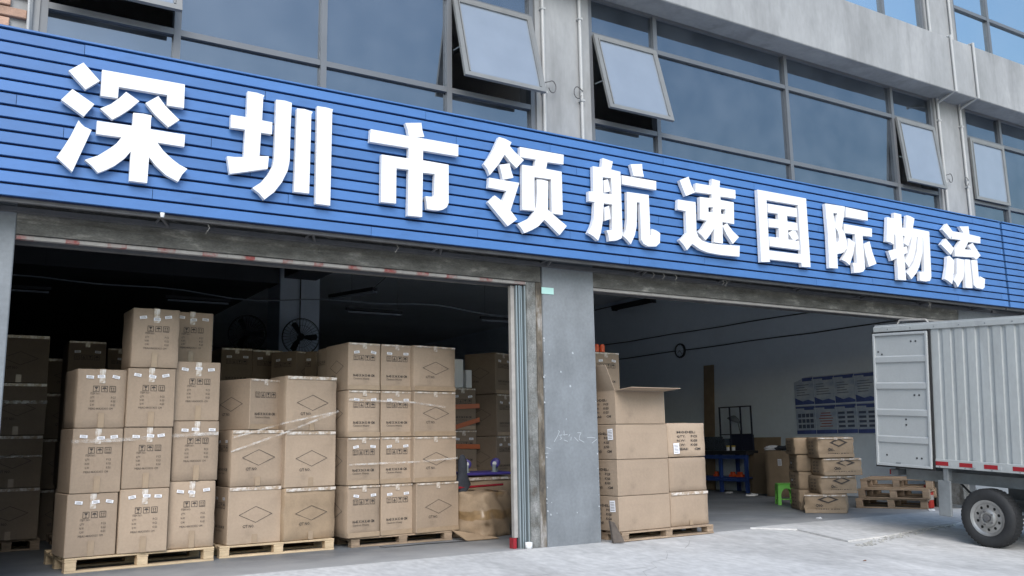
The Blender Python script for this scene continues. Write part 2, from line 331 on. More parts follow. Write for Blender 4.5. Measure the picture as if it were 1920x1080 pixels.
window(xa, FZ, {(0,1):15, (3,1):15}); window(xb, FZ, {(0,1):15, (3,1):6}); window(xc, FZ, {(0,1):.5})
UZ = (7.10, 8.06, 9.2, 10.1)
window(xa, UZ); window(xb, UZ); window(xc, UZ)
# upper piers, band, parapet
for x0, x1 in ((-.6,.388),(5.302,6.058),(12.772,13.588),(20.33,22)):
    bw(MB().box(x0,x1,D+.01,8.3,4.252,6.278), 'upper_pier', M['band']); bw(MB().box(x0,x1,D+.01,8.3,7.172,10.2), 'upper_pier', M['band'])
bw(MB().box(-9.2,22,7.63,8.3,6.28,7.17), 'concrete_band', M['band'], bevel=.01)
bw(MB().box(-9.2,-.602,D+.01,8.3,4.252,6.278), 'upper_wall', M['band'])
bw(MB().box(-9.2,-.602,D+.01,8.3,7.172,10.2), 'upper_wall', M['band'])
bw(MB().box(-9.2,22,7.6,32.2,10.2,10.6), 'roof', M['band'])
bw(MB().box(-9.05,21.85,8.32,11.99,6.3,7.0), 'upper_floor', M['room'])
m = MB(); m.box(-9.2,22,12.0,12.1,4.62,10.19); m.box(-9.2,-9.1,8.32,12,4.62,10.19); m.box(21.9,22,8.32,12,4.62,10.19); m.box(5.5,5.6,8.32,12,4.63,6.29); m.box(12.9,13.0,8.32,12,4.63,6.29); m.box(13.0,13.1,8.32,12,7.01,10.18)
bw(m, 'inner_room', M['room'])
for q in ((-9.3,-9.21,8.2,32),(22.01,22.1,8.3,32),(-9.3,22.1,32.21,32.3)): bw(MB().box(*q,0,10.2), 'outer_wall', M['band'])
# brickwork showing at far left above the sign
bk = MB().box(-.115,.115,-.02,.02,-.038,.038).mesh('brick', M['brick'], bevel=.006)
for r in range(21):
    for c in range(3):
        link('brick', bk, B, (-.43+c*.245+(.12 if r % 2 else 0)-5.6, D-.012-D, 4.3+r*.092))
# drain pipes
for x in (.315, 5.385, 5.905, 12.83, 13.42):
    m = MB(); m.cyl((x,D-.02,4.25),(x,D-.02,6.29),.021,n=10)
    for z in (4.9,5.9): m.box(x-.03,x+.03,D-.045,D+.009,z,z+.025)
    if x > 12: m.cyl((x,7.603,6.27),(x,7.603,7.2),.021,n=10); m.cyl((x,7.603,7.19),(x,D-.02,7.21),.021,n=8); m.cyl((x,7.603,6.3),(x,D-.02,6.2),.02,n=8)
    m.cyl((x,D-.02,7.17),(x,D-.02,10.2),.021,n=10)
    if x == .315: m.cyl((x-.0,D-.05,4.25),(x-.05,D-.05,6.29),.012,n=8)
    bw(m, 'drain_pipe', M['pipe'])
for x, s in ((5.385,1),(5.905,-1),(12.83,1),(13.42,-1)):
    m = MB(); c = (x+s*.085, 4.98)
    pts = [(x, D-.045, 5.02),(x+s*.03, D-.05, 5.03)]+[(c[0]+.05*math.cos(a)*s, D-.06, c[1]+.07*math.sin(a)) for a in [2.2-.42*k for k in range(13)]]
    m.tube(pts, .006, n=5); bw(m, 'wire_loop', M['steeldark'])
# interior columns
for (x, y) in ((5.05,16.3),(-2.6,16.3),(5.05,24.5),(-2.6,24.5)):
    bw(MB().box(x,x+.76,y,y+.76,0.001,4.49), 'column', M['plaster'])
# small things on the piers
t = tag(MB().box(5.30,5.455,7.942,7.949,2.63,2.70).build('number_plate', M['label']), 'small pale green plate at the top left corner of the middle pier', 'plate')
m = MB(); m.box(.045,.14,7.86,7.945,2.60,2.66); m.cyl((.09,7.86,2.63),(.09,7.83,2.63),.025,n=12)
t = thing('security_camera', 'small white box fixture high on the left pier beside the dark bay', 'camera', (.09,7.95,2.63))
m = MB(); m.box(-.045,.05,-.085,-.001,-.03,.04); m.box(-.01,.02,-.001,.0,-.05,.06); m.build('housing', M['whiteplastic'], t, bevel=.008)
MB().cyl((0,-.085,0),(0,-.10,0),.022,n=12).build('lens', M['black'], t)
t = thing('wall_button', 'round white button on the left pier at head height', 'button', (.06,7.95,1.97))
MB().cyl((0,-.001,0),(0,-.02,0),.028,n=14).build('plate', M['whiteplastic'], t); MB().cyl((0,-.021,0),(0,-.035,0),.014,n=12).build('knob', M['steel'], t)
# chalk scribble on the middle pier
def px2(u, v): return (5.421+(u-1040)*.00691, 1.153-(v-812)*.0056)
m = MB(); K = [((500,370),(540,390),(480,520),(400,650)),((530,490),(600,480)),((540,590),(590,575),(560,520)),((650,370),(660,500)),((620,480),(740,470)),((650,610),(740,645)),((800,460),(770,520)),((830,530),(820,620)),((910,540),(1010,650)),((990,430),(1090,430),(1040,520),(1030,600),(1160,675)),((1240,560),(1340,550),(1450,570)),((1490,600),(1360,700)),((720,60),(715,100)),((200,780),(310,820)),((170,930),(250,930))]
for k in K:
    P = [px2(1010+a/13.5, 780+b/13.5) for a, b in k]
    for (a, b), (c, d) in zip(P, P[1:]):
        L_ = math.hypot(c-a, d-b) or 1; nx, nz = -(d-b)/L_*.0032, (c-a)/L_*.0032
        m.add([(a-nx,7.9485,b-nz),(c-nx,7.9485,d-nz),(c+nx,7.9485,d+nz),(a+nx,7.9485,b+nz)], [(0,1,2,3)])
for i in range(26):
    x = rnd.choice((5.31, 5.32, 5.98, rnd.uniform(5.35,5.95))); z = rnd.uniform(.15,2.2); s = rnd.uniform(.004,.011)
    m.add([(x-s,7.9485,z-s*.8),(x+s,7.9485,z-s),(x+s*.7,7.9485,z+s),(x-s,7.9485,z+s*1.3)], [(0,1,2,3)])
bw(m, 'chalk_marks', M['chalk'])
# ------------------------------------------------------------------ roller shutter hardware in the left bay
t = thing('roller_shutter', 'raised roller shutter of the left bay with red and white striped bottom bar', 'shutter', (5.1,8.1,0))
def rel(mb, o): o = Vector(o); mb.v = [tuple(Vector(v)-o) for v in mb.v]; return mb
m = MB(); x = .34; i = 0
while x < 5.12:
    L_ = rnd.uniform(.07,.16); e = min(x+L_, 5.13)
    m.box(x, e-.001, 7.985+.01*(i % 2)*.2, 8.04, 2.722, 2.752, mi=0 if i % 3 else 1); x = e; i += 1
rel(m, (5.1,8.1,0)).build('bottom_bar', [M['cream'], M['redpaint']], t)
m = MB(); m.box(.34,5.13,8.105,8.14,2.70,4.2); rel(m, (5.1,8.1,0)).build('curtain', M['steeldark'], t)
m = MB(); m.box(5.022,5.036,8.02,8.10,.001,2.71); m.box(5.05,5.064,8.01,8.10,.001,2.71); m.box(5.08,5.094,8.02,8.10,.001,2.71); m.box(5.115,5.133,8.005,8.10,.001,2.71); m.box(5.022,5.133,8.07,8.10,.001,2.70)
rel(m, (5.1,8.1,0)).build('guide_rail', M['steel'], t)
rel(MB().box(4.972,5.016,8.05,8.10,.108,2.71), (5.1,8.1,0)).build('edge_strip', M['cream'], t)
rel(MB().box(4.955,4.995,8.045,8.12,.002,.105), (5.1,8.1,0)).build('red_foot', M['red'], t)
t = thing('roller_shutter', 'raised roller shutter of the right bay showing only a thin pale bottom bar', 'shutter', (9.4,8.1,0))
m = MB(); m.box(6.01,12.69,7.985,8.04,2.722,2.754); rel(m, (9.4,8.1,0)).build('bottom_bar', M['cream'], t)
m = MB(); m.box(6.01,12.69,8.10,8.14,2.715,4.2); rel(m, (9.4,8.1,0)).build('curtain', M['steeldark'], t)
# ------------------------------------------------------------------ the sign
def slat_mesh(L_):
    m = MB(); h = .085; h = .083; pr = [(.012,0),(-.017,.0),(-.018,.002),(-.018,h-.005),(-.013,h),(.012,h)]
    n = len(pr); m.v = [(0,y,z) for y, z in pr]+[(L_,y,z) for y, z in pr]
    m.f = [(i,(i+1) % n,n+(i+1) % n,n+i) for i in range(n)]+[tuple(range(n-1,-1,-1)), tuple(range(n,2*n))]
    m.mi = [0]*len(m.f); return m.mesh('slat', M['blue'])
def sign(name, label, X0, X1, group=None):
    r = thing(name, label, 'sign', (X0,7.62,2.97))
    MB().box(0,X1-X0,.025,.05,0,1.33).build('backing', M['bluedark'], r)
    MB().box(0,X1-X0,-.02,.34,1.332,1.345).build('top_cap', M['blue'], r)
    pitch = 1.33/13
    for k in range(13):
        x = 0; first = (k*1.13) % 2.6+.5
        while x < X1-X0-.01:
            L_ = min(first if x == 0 else 3.05, X1-X0-x)
            link('slat', slat_mesh(L_-.004), r, (x, .01+rnd.uniform(-.0015,.0015), .006+k*pitch+rnd.uniform(-.001,.001))); x += L_
    m = MB()
    m.box(0,X1-X0,.05,.09,-.03,.0); m.box(0,X1-X0,.28,.32,-.05,-.01)
    x = .15+(1.37-(X0+.15)) % 1.3
    while x < X1-X0-.2:
        m.cyl((x,.08,-.02),(x+.1,.31,-.035),.014,n=5); m.cyl((x,.06,.0),(x,.31,-.02),.012,n=5); x += 1.3
    m.build('support_frame', M['steeldark'], r)
    return r
SG = sign('shop_sign', 'long blue slatted sign board with ten large white Chinese characters across both bays', -3.4, 13.64)
sign('shop_sign', 'plain blue slatted sign board continuing past the dark seam at the right edge', 13.69, 19.5)
m = MB()
for i in range(9):
    x = rnd.uniform(.6,12); m.tube([(x,7.7,2.95),(x+.02,7.68,2.90),(x-.01,7.69,2.87-rnd.uniform(0,.03))], .003, n=4)
rel(MB().cyl((1.36,7.60,2.965),(1.36,7.60,2.93),.02,.014,n=10), (-3.4,7.62,2.97)).build('end_cap', M['whiteplastic'], SG)
rel(m, (-3.4,7.62,2.97)).build('wire_end', M['lintel'], SG)

# ------------------------------------------------------------------ the row across the street (out of view, added to block the low sky)
OB = thing('street_building', 'unseen long low grey building across the street facing the warehouse', 'building', (10,-24,-.8))
MB().box(-70,70,-8,0,0,4.6).build('wall', M['band'], OB); MB().box(-70.3,70.3,-8.3,.3,4.601,5.0).build('roof', M['pier'], OB)
wm_ = MB().box(-1.4,1.4,0,.05,0,1.7).mesh('window', M['glass'])
for i in range(28):
    link('window', wm_, OB, (-66+i*4.9,.002,1.6))
CHARS = [
  [
    [[(0.597,4.014),(0.698,4.103),(0.825,3.975),(0.726,3.884)]],
    [[(0.559,3.766),(0.633,3.868),(0.796,3.773),(0.726,3.659)]],
    [[(0.691,3.621),(0.708,3.599),(0.737,3.575),(0.789,3.557),(0.671,3.198),(0.555,3.298),(0.602,3.392),(0.642,3.482)]],
    [[(0.838,4.073),(1.477,4.077),(1.478,3.869),(1.344,3.867),(1.342,3.957),(0.967,3.954),(0.966,3.858),(0.838,3.854)]],
    [[(1.024,3.923),(1.128,3.863),(1.062,3.784),(0.997,3.721),(0.935,3.672),(0.840,3.746),(0.917,3.798),(0.980,3.864)]],
    [[(1.176,3.856),(1.272,3.935),(1.336,3.855),(1.447,3.759),(1.362,3.682),(1.260,3.763)]],
    [[(0.824,3.641),(1.086,3.646),(1.088,3.756),(1.161,3.763),(1.230,3.758),(1.225,3.724),(1.226,3.641),(1.498,3.640),(1.495,3.535),(1.282,3.536),(1.333,3.473),(1.406,3.413),(1.464,3.375),(1.527,3.348),(1.488,3.293),(1.460,3.229),(1.363,3.270),(1.280,3.339),(1.225,3.404),(1.221,3.185),(1.085,3.184),(1.085,3.430),(1.045,3.368),(0.972,3.293),(0.913,3.250),(0.854,3.216),(0.805,3.268),(0.753,3.307),(0.847,3.358),(0.936,3.436),(0.977,3.480),(1.010,3.536),(0.824,3.532)]],
  ],
  [
    [[(2.001,4.120),(2.081,4.121),(2.147,4.111),(2.138,4.087),(2.134,3.877),(2.225,3.875),(2.224,3.765),(2.128,3.765),(2.122,3.551),(2.203,3.562),(2.196,3.448),(2.029,3.399),(1.874,3.355),(1.846,3.506),(1.914,3.510),(1.986,3.521),(1.991,3.768),(1.867,3.766),(1.866,3.880),(1.999,3.882)]],
    [[(2.255,4.092),(2.334,4.097),(2.395,4.088),(2.389,3.842),(2.389,3.551),(2.374,3.459),(2.324,3.343),(2.259,3.246),(2.176,3.169),(2.128,3.219),(2.068,3.257),(2.143,3.318),(2.198,3.394),(2.239,3.478),(2.251,3.559),(2.253,3.818)]],
    [[(2.444,4.046),(2.514,4.052),(2.590,4.040),(2.577,4.012),(2.575,3.650),(2.573,3.276),(2.435,3.274),(2.442,3.709)]],
    [[(2.632,4.103),(2.717,4.105),(2.781,4.099),(2.774,4.074),(2.770,3.190),(2.634,3.191)]],
  ],
  [
    [[(3.507,4.096),(3.676,4.128),(3.686,4.056),(3.707,3.993),(3.619,3.973),(4.081,3.973),(4.078,3.854),(3.695,3.852),(3.692,3.754),(3.971,3.751),(3.969,3.366),(3.947,3.319),(3.909,3.292),(3.851,3.276),(3.794,3.274),(3.739,3.276),(3.732,3.345),(3.718,3.400),(3.766,3.402),(3.799,3.408),(3.813,3.421),(3.819,3.635),(3.692,3.630),(3.684,3.192),(3.533,3.188),(3.542,3.638),(3.416,3.633),(3.413,3.289),(3.261,3.285),(3.264,3.744),(3.542,3.748),(3.542,3.854),(3.144,3.850),(3.152,3.973),(3.544,3.971),(3.530,4.038)]],
  ],
  [
    [[(4.552,4.132),(4.626,4.124),(4.700,4.100),(4.678,4.056),(4.731,4.008),(4.846,3.931),(4.798,3.881),(4.754,3.832),(4.675,3.895),(4.615,3.956),(4.547,3.848),(4.436,3.712),(4.411,3.771),(4.369,3.816),(4.434,3.905),(4.487,3.997),(4.525,4.078)]],
    [[(4.549,3.837),(4.672,3.871),(4.689,3.803),(4.716,3.727),(4.592,3.688),(4.572,3.767)]],
    [[(4.429,3.686),(4.786,3.681),(4.676,3.377),(4.753,3.294),(4.639,3.210),(4.518,3.326),(4.412,3.431),(4.492,3.510),(4.581,3.460),(4.632,3.575),(4.419,3.583)]],
    [[(4.802,4.067),(5.352,4.069),(5.345,3.963),(5.141,3.957),(5.122,3.881),(5.320,3.877),(5.319,3.408),(5.181,3.407),(5.184,3.775),(4.973,3.771),(4.968,3.410),(4.817,3.404),(4.827,3.880),(4.978,3.884),(4.996,3.963),(4.803,3.960)]],
    [[(5.002,3.749),(5.063,3.755),(5.146,3.750),(5.133,3.441),(5.241,3.370),(5.368,3.294),(5.273,3.187),(5.086,3.330),(5.010,3.251),(4.928,3.202),(4.837,3.159),(4.799,3.211),(4.758,3.248),(4.901,3.323),(4.958,3.393),(4.989,3.461),(5.006,3.611)]],
  ],
  [
    [[(5.871,4.113),(6.011,4.094),(5.982,3.999),(6.111,3.992),(6.109,3.278),(6.088,3.236),(6.026,3.207),(5.922,3.189),(5.913,3.257),(5.888,3.305),(5.966,3.314),(5.982,3.604),(5.865,3.602),(5.840,3.386),(5.811,3.265),(5.772,3.178),(5.708,3.220),(5.639,3.247),(5.689,3.330),(5.722,3.412),(5.741,3.601),(5.664,3.601),(5.666,3.709),(5.730,3.716),(5.733,3.999),(5.854,4.003)], [(5.861,3.896),(5.980,3.900),(5.981,3.717),(5.860,3.715)]],
    [[(5.872,3.862),(5.934,3.881),(5.965,3.751),(5.878,3.723)]],
    [[(5.871,3.558),(5.939,3.584),(5.954,3.439),(5.871,3.408)]],
    [[(6.261,4.102),(6.429,4.130),(6.431,4.060),(6.447,3.984),(6.299,3.975),(6.281,4.038)]],
    [[(6.128,3.956),(6.627,3.958),(6.621,3.853),(6.136,3.854)]],
    [[(6.195,3.775),(6.507,3.781),(6.509,3.524),(6.503,3.315),(6.516,3.316),(6.528,3.392),(6.594,3.381),(6.652,3.356),(6.641,3.243),(6.584,3.196),(6.468,3.185),(6.405,3.209),(6.375,3.246),(6.374,3.458),(6.373,3.676),(6.332,3.676),(6.314,3.400),(6.284,3.296),(6.222,3.185),(6.168,3.234),(6.114,3.268),(6.161,3.333),(6.186,3.466)]],
  ],
  [
    [[(6.981,4.018),(7.122,4.081),(7.156,3.990),(7.208,3.902),(7.067,3.841),(7.024,3.925)]],
    [[(7.496,4.107),(7.624,4.099),(7.612,4.019),(7.872,4.020),(7.868,3.913),(7.616,3.908),(7.617,3.864),(7.833,3.863),(7.818,3.593),(7.627,3.598),(7.614,3.335),(7.475,3.335),(7.490,3.508),(7.421,3.424),(7.341,3.345),(7.288,3.391),(7.225,3.431),(7.301,3.487),(7.376,3.583),(7.271,3.587),(7.284,3.859),(7.472,3.865),(7.483,3.917),(7.219,3.908),(7.232,4.018),(7.484,4.021)], [(7.410,3.751),(7.486,3.761),(7.481,3.693),(7.409,3.694)], [(7.613,3.753),(7.688,3.760),(7.683,3.693),(7.613,3.695)]],
    [[(7.626,3.547),(7.701,3.589),(7.791,3.503),(7.887,3.441),(7.779,3.347),(7.690,3.444)]],
    [[(6.942,3.784),(7.213,3.787),(7.211,3.618),(7.204,3.429),(7.231,3.376),(7.290,3.335),(7.401,3.318),(7.590,3.319),(7.891,3.335),(7.875,3.201),(7.581,3.194),(7.368,3.202),(7.246,3.228),(7.127,3.281),(7.043,3.198),(6.993,3.258),(6.930,3.307),(6.999,3.351),(7.050,3.403),(7.055,3.660),(6.929,3.664)]],
  ],
  [
    [[(8.252,4.078),(9.128,4.078),(9.119,3.181),(8.961,3.175),(8.958,3.223),(8.380,3.214),(8.391,3.184),(8.239,3.170)], [(8.400,3.966),(8.970,3.970),(8.962,3.332),(8.390,3.327)]],
    [[(8.417,3.921),(8.939,3.925),(8.932,3.811),(8.751,3.807),(8.751,3.733),(8.931,3.733),(8.930,3.637),(8.754,3.622),(8.747,3.503),(8.943,3.498),(8.936,3.387),(8.405,3.383),(8.406,3.502),(8.583,3.506),(8.585,3.631),(8.410,3.622),(8.413,3.732),(8.591,3.738),(8.589,3.813),(8.411,3.810)]],
    [[(8.754,3.579),(8.834,3.628),(8.898,3.625),(8.937,3.538),(8.848,3.488)]],
  ],
  [
    [[(9.494,4.059),(9.881,4.066),(9.842,3.922),(9.785,3.756),(9.837,3.692),(9.862,3.595),(9.851,3.504),(9.800,3.445),(9.738,3.419),(9.652,3.404),(9.644,3.211),(9.480,3.205),(9.497,3.645)], [(9.637,3.950),(9.721,3.953),(9.654,3.796)], [(9.656,3.761),(9.705,3.697),(9.719,3.629),(9.706,3.579),(9.655,3.552)]],
    [[(9.903,4.061),(10.345,4.049),(10.334,3.927),(9.887,3.926)]],
    [[(9.834,3.826),(10.406,3.825),(10.394,3.711),(10.198,3.705),(10.194,3.257),(10.151,3.213),(10.066,3.191),(9.960,3.182),(9.962,3.257),(9.947,3.315),(10.036,3.318),(10.047,3.709),(9.834,3.703)]],
    [[(9.912,3.640),(10.033,3.592),(9.976,3.437),(9.885,3.275),(9.821,3.313),(9.736,3.335),(9.845,3.454)]],
    [[(10.206,3.590),(10.336,3.642),(10.378,3.496),(10.443,3.345),(10.282,3.290),(10.233,3.441)]],
  ],
  [
    [[(10.917,4.107),(11.076,4.101),(11.052,3.167),(10.878,3.163)]],
    [[(10.764,4.029),(10.921,4.020),(10.853,3.651),(10.776,3.675),(10.697,3.677)]],
    [[(10.889,3.911),(11.159,3.913),(11.131,3.798),(10.882,3.798)]],
    [[(10.719,3.550),(11.139,3.654),(11.142,3.565),(10.772,3.416)]],
    [[(11.204,4.106),(11.287,4.100),(11.372,4.078),(11.269,3.810),(11.172,3.658),(11.074,3.695),(11.142,3.849)]],
    [[(11.320,3.931),(11.691,3.925),(11.663,3.562),(11.639,3.261),(11.600,3.205),(11.495,3.186),(11.369,3.192),(11.375,3.261),(11.372,3.318),(11.490,3.323),(11.537,3.817),(11.269,3.812)]],
    [[(11.279,3.822),(11.397,3.824),(11.334,3.626),(11.252,3.471),(11.145,3.356),(11.109,3.395),(11.066,3.433),(11.164,3.546),(11.245,3.702)]],
    [[(11.417,3.821),(11.524,3.821),(11.490,3.599),(11.392,3.399),(11.310,3.297),(11.178,3.193),(11.136,3.241),(11.084,3.278),(11.263,3.430),(11.365,3.608)]],
  ],
  [
    [[(12.007,3.989),(12.132,4.092),(12.265,3.981),(12.180,3.869)]],
    [[(11.938,3.762),(12.070,3.862),(12.249,3.732),(12.157,3.631)]],
    [[(12.060,3.596),(12.121,3.612),(12.228,3.551),(12.181,3.368),(12.119,3.196),(12.034,3.235),(11.947,3.258),(12.026,3.436)]],
    [[(12.444,4.084),(12.674,4.110),(12.674,3.989),(12.951,3.979),(12.933,3.879),(12.633,3.874),(12.516,3.748),(12.690,3.753),(12.612,3.804),(12.736,3.864),(12.908,3.692),(12.789,3.618),(12.733,3.646),(12.265,3.621),(12.260,3.743),(12.323,3.770),(12.444,3.881),(12.223,3.875),(12.242,3.991),(12.532,3.994)]],
    [[(12.294,3.593),(12.472,3.588),(12.462,3.433),(12.406,3.305),(12.247,3.161),(12.214,3.219),(12.162,3.255),(12.254,3.354)]],
    [[(12.499,3.596),(12.620,3.602),(12.615,3.176),(12.443,3.170)]],
    [[(12.655,3.600),(12.810,3.609),(12.799,3.306),(12.842,3.370),(12.960,3.340),(12.928,3.212),(12.879,3.182),(12.721,3.186),(12.658,3.223)]],
  ],
]
for ch in CHARS:
    xs = [p[0] for s in ch for l in s for p in l]; zs = [p[1] for s in ch for l in s for p in l]
    o3 = Vector((min(xs), 7.56, min(zs)))
    ce = link('character', None, SG, o3-Vector((-3.4,7.62,2.97)))
    for i, loops in enumerate(ch):
        d = i*.0007
        rel(MB().prism(loops, lambda u, v, h: (u, h, v), 7.538+d, 7.588-d*.3), o3).build('stroke', M['letter'], ce)
# ------------------------------------------------------------------ print on cartons
_txt = {}
def text_geo(txt, size, bold=.0):
    k = (txt, size, bold)
    if k not in _txt:
        c = bpy.data.curves.new('t', 'FONT'); c.body = txt; c.size = size; c.resolution_u = 1; c.offset = bold
        o = bpy.data.objects.new('t', c); COL.objects.link(o)
        dg = bpy.context.evaluated_depsgraph_get(); m = bpy.data.meshes.new_from_object(o.evaluated_get(dg))
        _txt[k] = ([tuple(v.co) for v in m.vertices], [tuple(p.vertices) for p in m.polygons])
        bpy.data.objects.remove(o); bpy.data.meshes.remove(m); bpy.data.curves.remove(c)
    return _txt[k]
def put_text(mb, txt, u, v, size, sx=1.0, bold=0.0, width=None):
    vs, fs = text_geo(txt, size, bold)
    if width: sx = width/(max(p[0] for p in vs)-min(p[0] for p in vs))
    mb.add([(u+p[0]*sx, 0, v+p[1]) for p in vs], fs)
def quad(mb, u0, u1, v0, v1, y=0, mi=0): mb.add([(u0,y,v0),(u1,y,v0),(u1,y,v1),(u0,y,v1)], [(0,1,2,3)], mi)
def frame(mb, u0, u1, v0, v1, t):
    quad(mb,u0,u1,v0,v0+t); quad(mb,u0,u1,v1-t,v1); quad(mb,u0,u0+t,v0+t,v1-t); quad(mb,u1-t,u1,v0+t,v1-t)
def icon(mb, kind, u, v, s):
    frame(mb, u, u+s, v, v+s, s*.08); c = u+s/2
    def P(pts): mb.add([(c+a*s, 0, v+b*s) for a, b in pts], [tuple(range(len(pts)))])
    if kind == 'umbrella':
        P([(-.34,.5),(.34,.5),(.27,.68),(.12,.79),(-.12,.79),(-.27,.68)]); P([(-.03,.2),(.03,.2),(.03,.5),(-.03,.5)]); P([(.03,.2),(.14,.2),(.14,.27),(.03,.27)])
    elif kind == 'glass':
        P([(-.28,.82),(.28,.82),(.1,.5),(-.1,.5)]); P([(-.03,.22),(.03,.22),(.03,.5),(-.03,.5)]); P([(-.16,.16),(.16,.16),(.16,.23),(-.16,.23)])
    elif kind == 'arrows':
        for x in (-.17,.17): P([(x-.035,.26),(x+.035,.26),(x+.035,.62),(x-.035,.62)]); P([(x-.11,.6),(x+.11,.6),(x,.82)])
        P([(-.32,.15),(.32,.15),(.32,.2),(-.32,.2)])
    else:
        P([(-.25,.2),(.25,.2),(.25,.26),(-.25,.26)]); P([(-.22,.3),(-.02,.3),(-.02,.5),(-.22,.5)]); P([(.02,.3),(.22,.3),(.22,.5),(.02,.5)]); P([(-.1,.55),(.1,.55),(.1,.75),(-.1,.75)])
def diamond(mb, cu, cv, a, b, t):
    P = [(cu-a,cv),(cu,cv-b),(cu+a,cv),(cu,cv+b)]; k = 1-t/min(a,b)*1.15
    Q = [(cu+(p-cu)*k, cv+(q-cv)*k) for p, q in P]
    for i in range(4):
        j = (i+1) % 4; mb.add([(P[i][0],0,P[i][1]),(P[j][0],0,P[j][1]),(Q[j][0],0,Q[j][1]),(Q[i][0],0,Q[i][1])], [(0,1,2,3)])
_pm = {}
def print_mesh(kind, w, h):
    k = (kind, round(w,2), round(h,2))
    if k in _pm: return _pm[k]
    m = MB()
    if kind == 'item':
        s = w*.13
        for i, ic in enumerate(('glass','umbrella','arrows')): icon(m, ic, w*(.31+.165*i), h*.62-s*.1, s)
        put_text(m,'ITEM NO:',w*.26,h*.565,.027,width=w*.2)
        for i, (a, b) in enumerate((('QTY:','PCS'),('N.W:','KGS'),('G.W:','KGS'))):
            put_text(m,a,w*.26,h*(.50-.063*i),.027,width=w*.09); put_text(m,b,w*.68,h*(.50-.063*i),.027,width=w*.09)
        put_text(m,'MEAS:48X35X55 CM',w*.24,h*.312,.025,width=w*.48)
    elif kind == 'number':
        s = w*.145
        for i, ic in enumerate(('arrows','stack','glass','umbrella')): icon(m, ic, w*(.16+.175*i), h*.63, s)
        put_text(m,'N-45 X 34 X 48 CM',w*.15,h*.285,.036,width=w*.66,bold=.0012); put_text(m,'Caution Heavy',w*.15,h*.225,.030,width=w*.5)
    elif kind == 'diamond':
        diamond(m,w*.51,h*.51,w*.315,h*.145,.0042); put_text(m,'C/T NO.',w*.27,h*.285,.040,width=w*.22,bold=.0008)
    elif kind == 'block':
        for i, a in enumerate(('MODEL:','QTY:     PCS','N.W:     KGS','G.W:     KGS','MEAS:     CM')): put_text(m,a,w*.22,h*(.70-.125*i),.034,width=w*(.5,.55,.55,.55,.62)[i],bold=.001)
    elif kind == 'china':
        diamond(m,w*.57,h*.74,w*.25,h*.21,.016); put_text(m,'CNO:',w*.27,h*.34,.055,width=w*.18,bold=.003); put_text(m,'MADE IN CHINA',w*.27,h*.08,.058,width=w*.58,bold=.004)
    elif kind == 'lines':
        for i in range(4): put_text(m,('QTY:   PCS','N.W:   KGS','G.W:   KGS','MEAS:   CM')[i],w*.3,h*(.72-.18*i),.035,width=w*.42,bold=.001)
    _pm[k] = m.mesh('printing', M['ink'], fix=False); return _pm[k]
_sm = MB(); quad(_sm,-.032,.032,-.0135,.0135); _sm.add([(-.022,-.0006,.003),(.02,-.0006,.003),(.02,-.0006,.007),(-.022,-.0006,.007),(-.024,-.0006,-.007),(.024,-.0006,-.007),(.024,-.0006,-.0035),(-.024,-.0006,-.0035)], [(0,1,2,3),(4,5,6,7)], 1)
STK = _sm.mesh('sticker', [M['sticker'], M['ink']], fix=False)
_sm = MB(); quad(_sm,-.045,.045,-.06,.06)
for i in range(6): quad(_sm,-.035,.03,-.045+i*.016,-.040+i*.016,-.0006,1)
BSTK = _sm.mesh('sticker', [M['sticker'], M['ink']], fix=False)
# ------------------------------------------------------------------ cartons
_cm = {}
def carton_mesh(w, d, h, var=0, worn=0.0, dark=False):
    k = (round(w,2), round(d,2), round(h,2), var, worn, dark)
    if k in _cm: return _cm[k]
    R = random.Random(hash(k[:3]) % 1000+var*31)
    bm = bmesh.new(); bmesh.ops.create_cube(bm, size=1)
    bmesh.ops.subdivide_edges(bm, edges=bm.edges[:], cuts=9 if worn > .9 else 5 if worn else 3, use_grid_fill=True)
    amp = .0055+worn*.03
    ph = [R.uniform(0,6.28) for _ in range(6)]
    for v in bm.verts:
        x, y, z = v.co*2; c = lambda t: max(0, 1-t*t)
        n = Vector((0,0,0))
        if abs(x) > .99: n.x += math.copysign(1,x)*c(y)*c(z)
        if abs(y) > .99: n.y += math.copysign(1,y)*c(x)*c(z)
        if abs(z) > .99: n.z += math.copysign(.4,z)*c(y)*c(x)
        q = Vector(((x+1)/2*w, (y+1)/2*d, (z+1)/2*h))
        q += n*amp*1.1
        if worn:
            q += Vector((math.sin(7*z+ph[0]+3*y), math.sin(6*x+ph[1]+4*z), math.sin(5*x+ph[2]+5*y)*.6))*worn*.018
            if worn > .9: q += Vector((math.sin(31*z+17*y), math.sin(27*x+23*z), math.sin(29*x+19*y)))*.006
            if abs(x) > .9 and abs(y) > .9: q += Vector((-x,-y,0))*worn*.014*abs(math.sin(z*4+ph[3]))
        v.co = q
    ed = [e for e in bm.edges if len(e.link_faces) == 2 and e.calc_face_angle(0) > 1.0]
    bmesh.ops.bevel(bm, geom=ed, offset=.006+worn*.01, segments=1, affect='EDGES')
    m = bpy.data.meshes.new('carton'); bm.to_mesh(m); bm.free()
    m.materials.append(M['cardold'] if worn > .13 else M['cardshade'] if dark else M['card'])
    if worn:
        for p in m.polygons: p.use_smooth = True
    if worn > .9:
        m.materials.append(M['tapeold'])
        for p in m.polygons:
            if .42*h < p.center.z < .60*h or (p.center.z > h*.9 and abs(p.center.x-w/2) < .06): p.material_index = 1
    _cm[k] = m; return m
def strip(w, h, name='tape', mt='tape'):
    m = MB(); m.box(0,w,-.0008,0,0,h); return m.mesh(name, M[mt], fix=False)
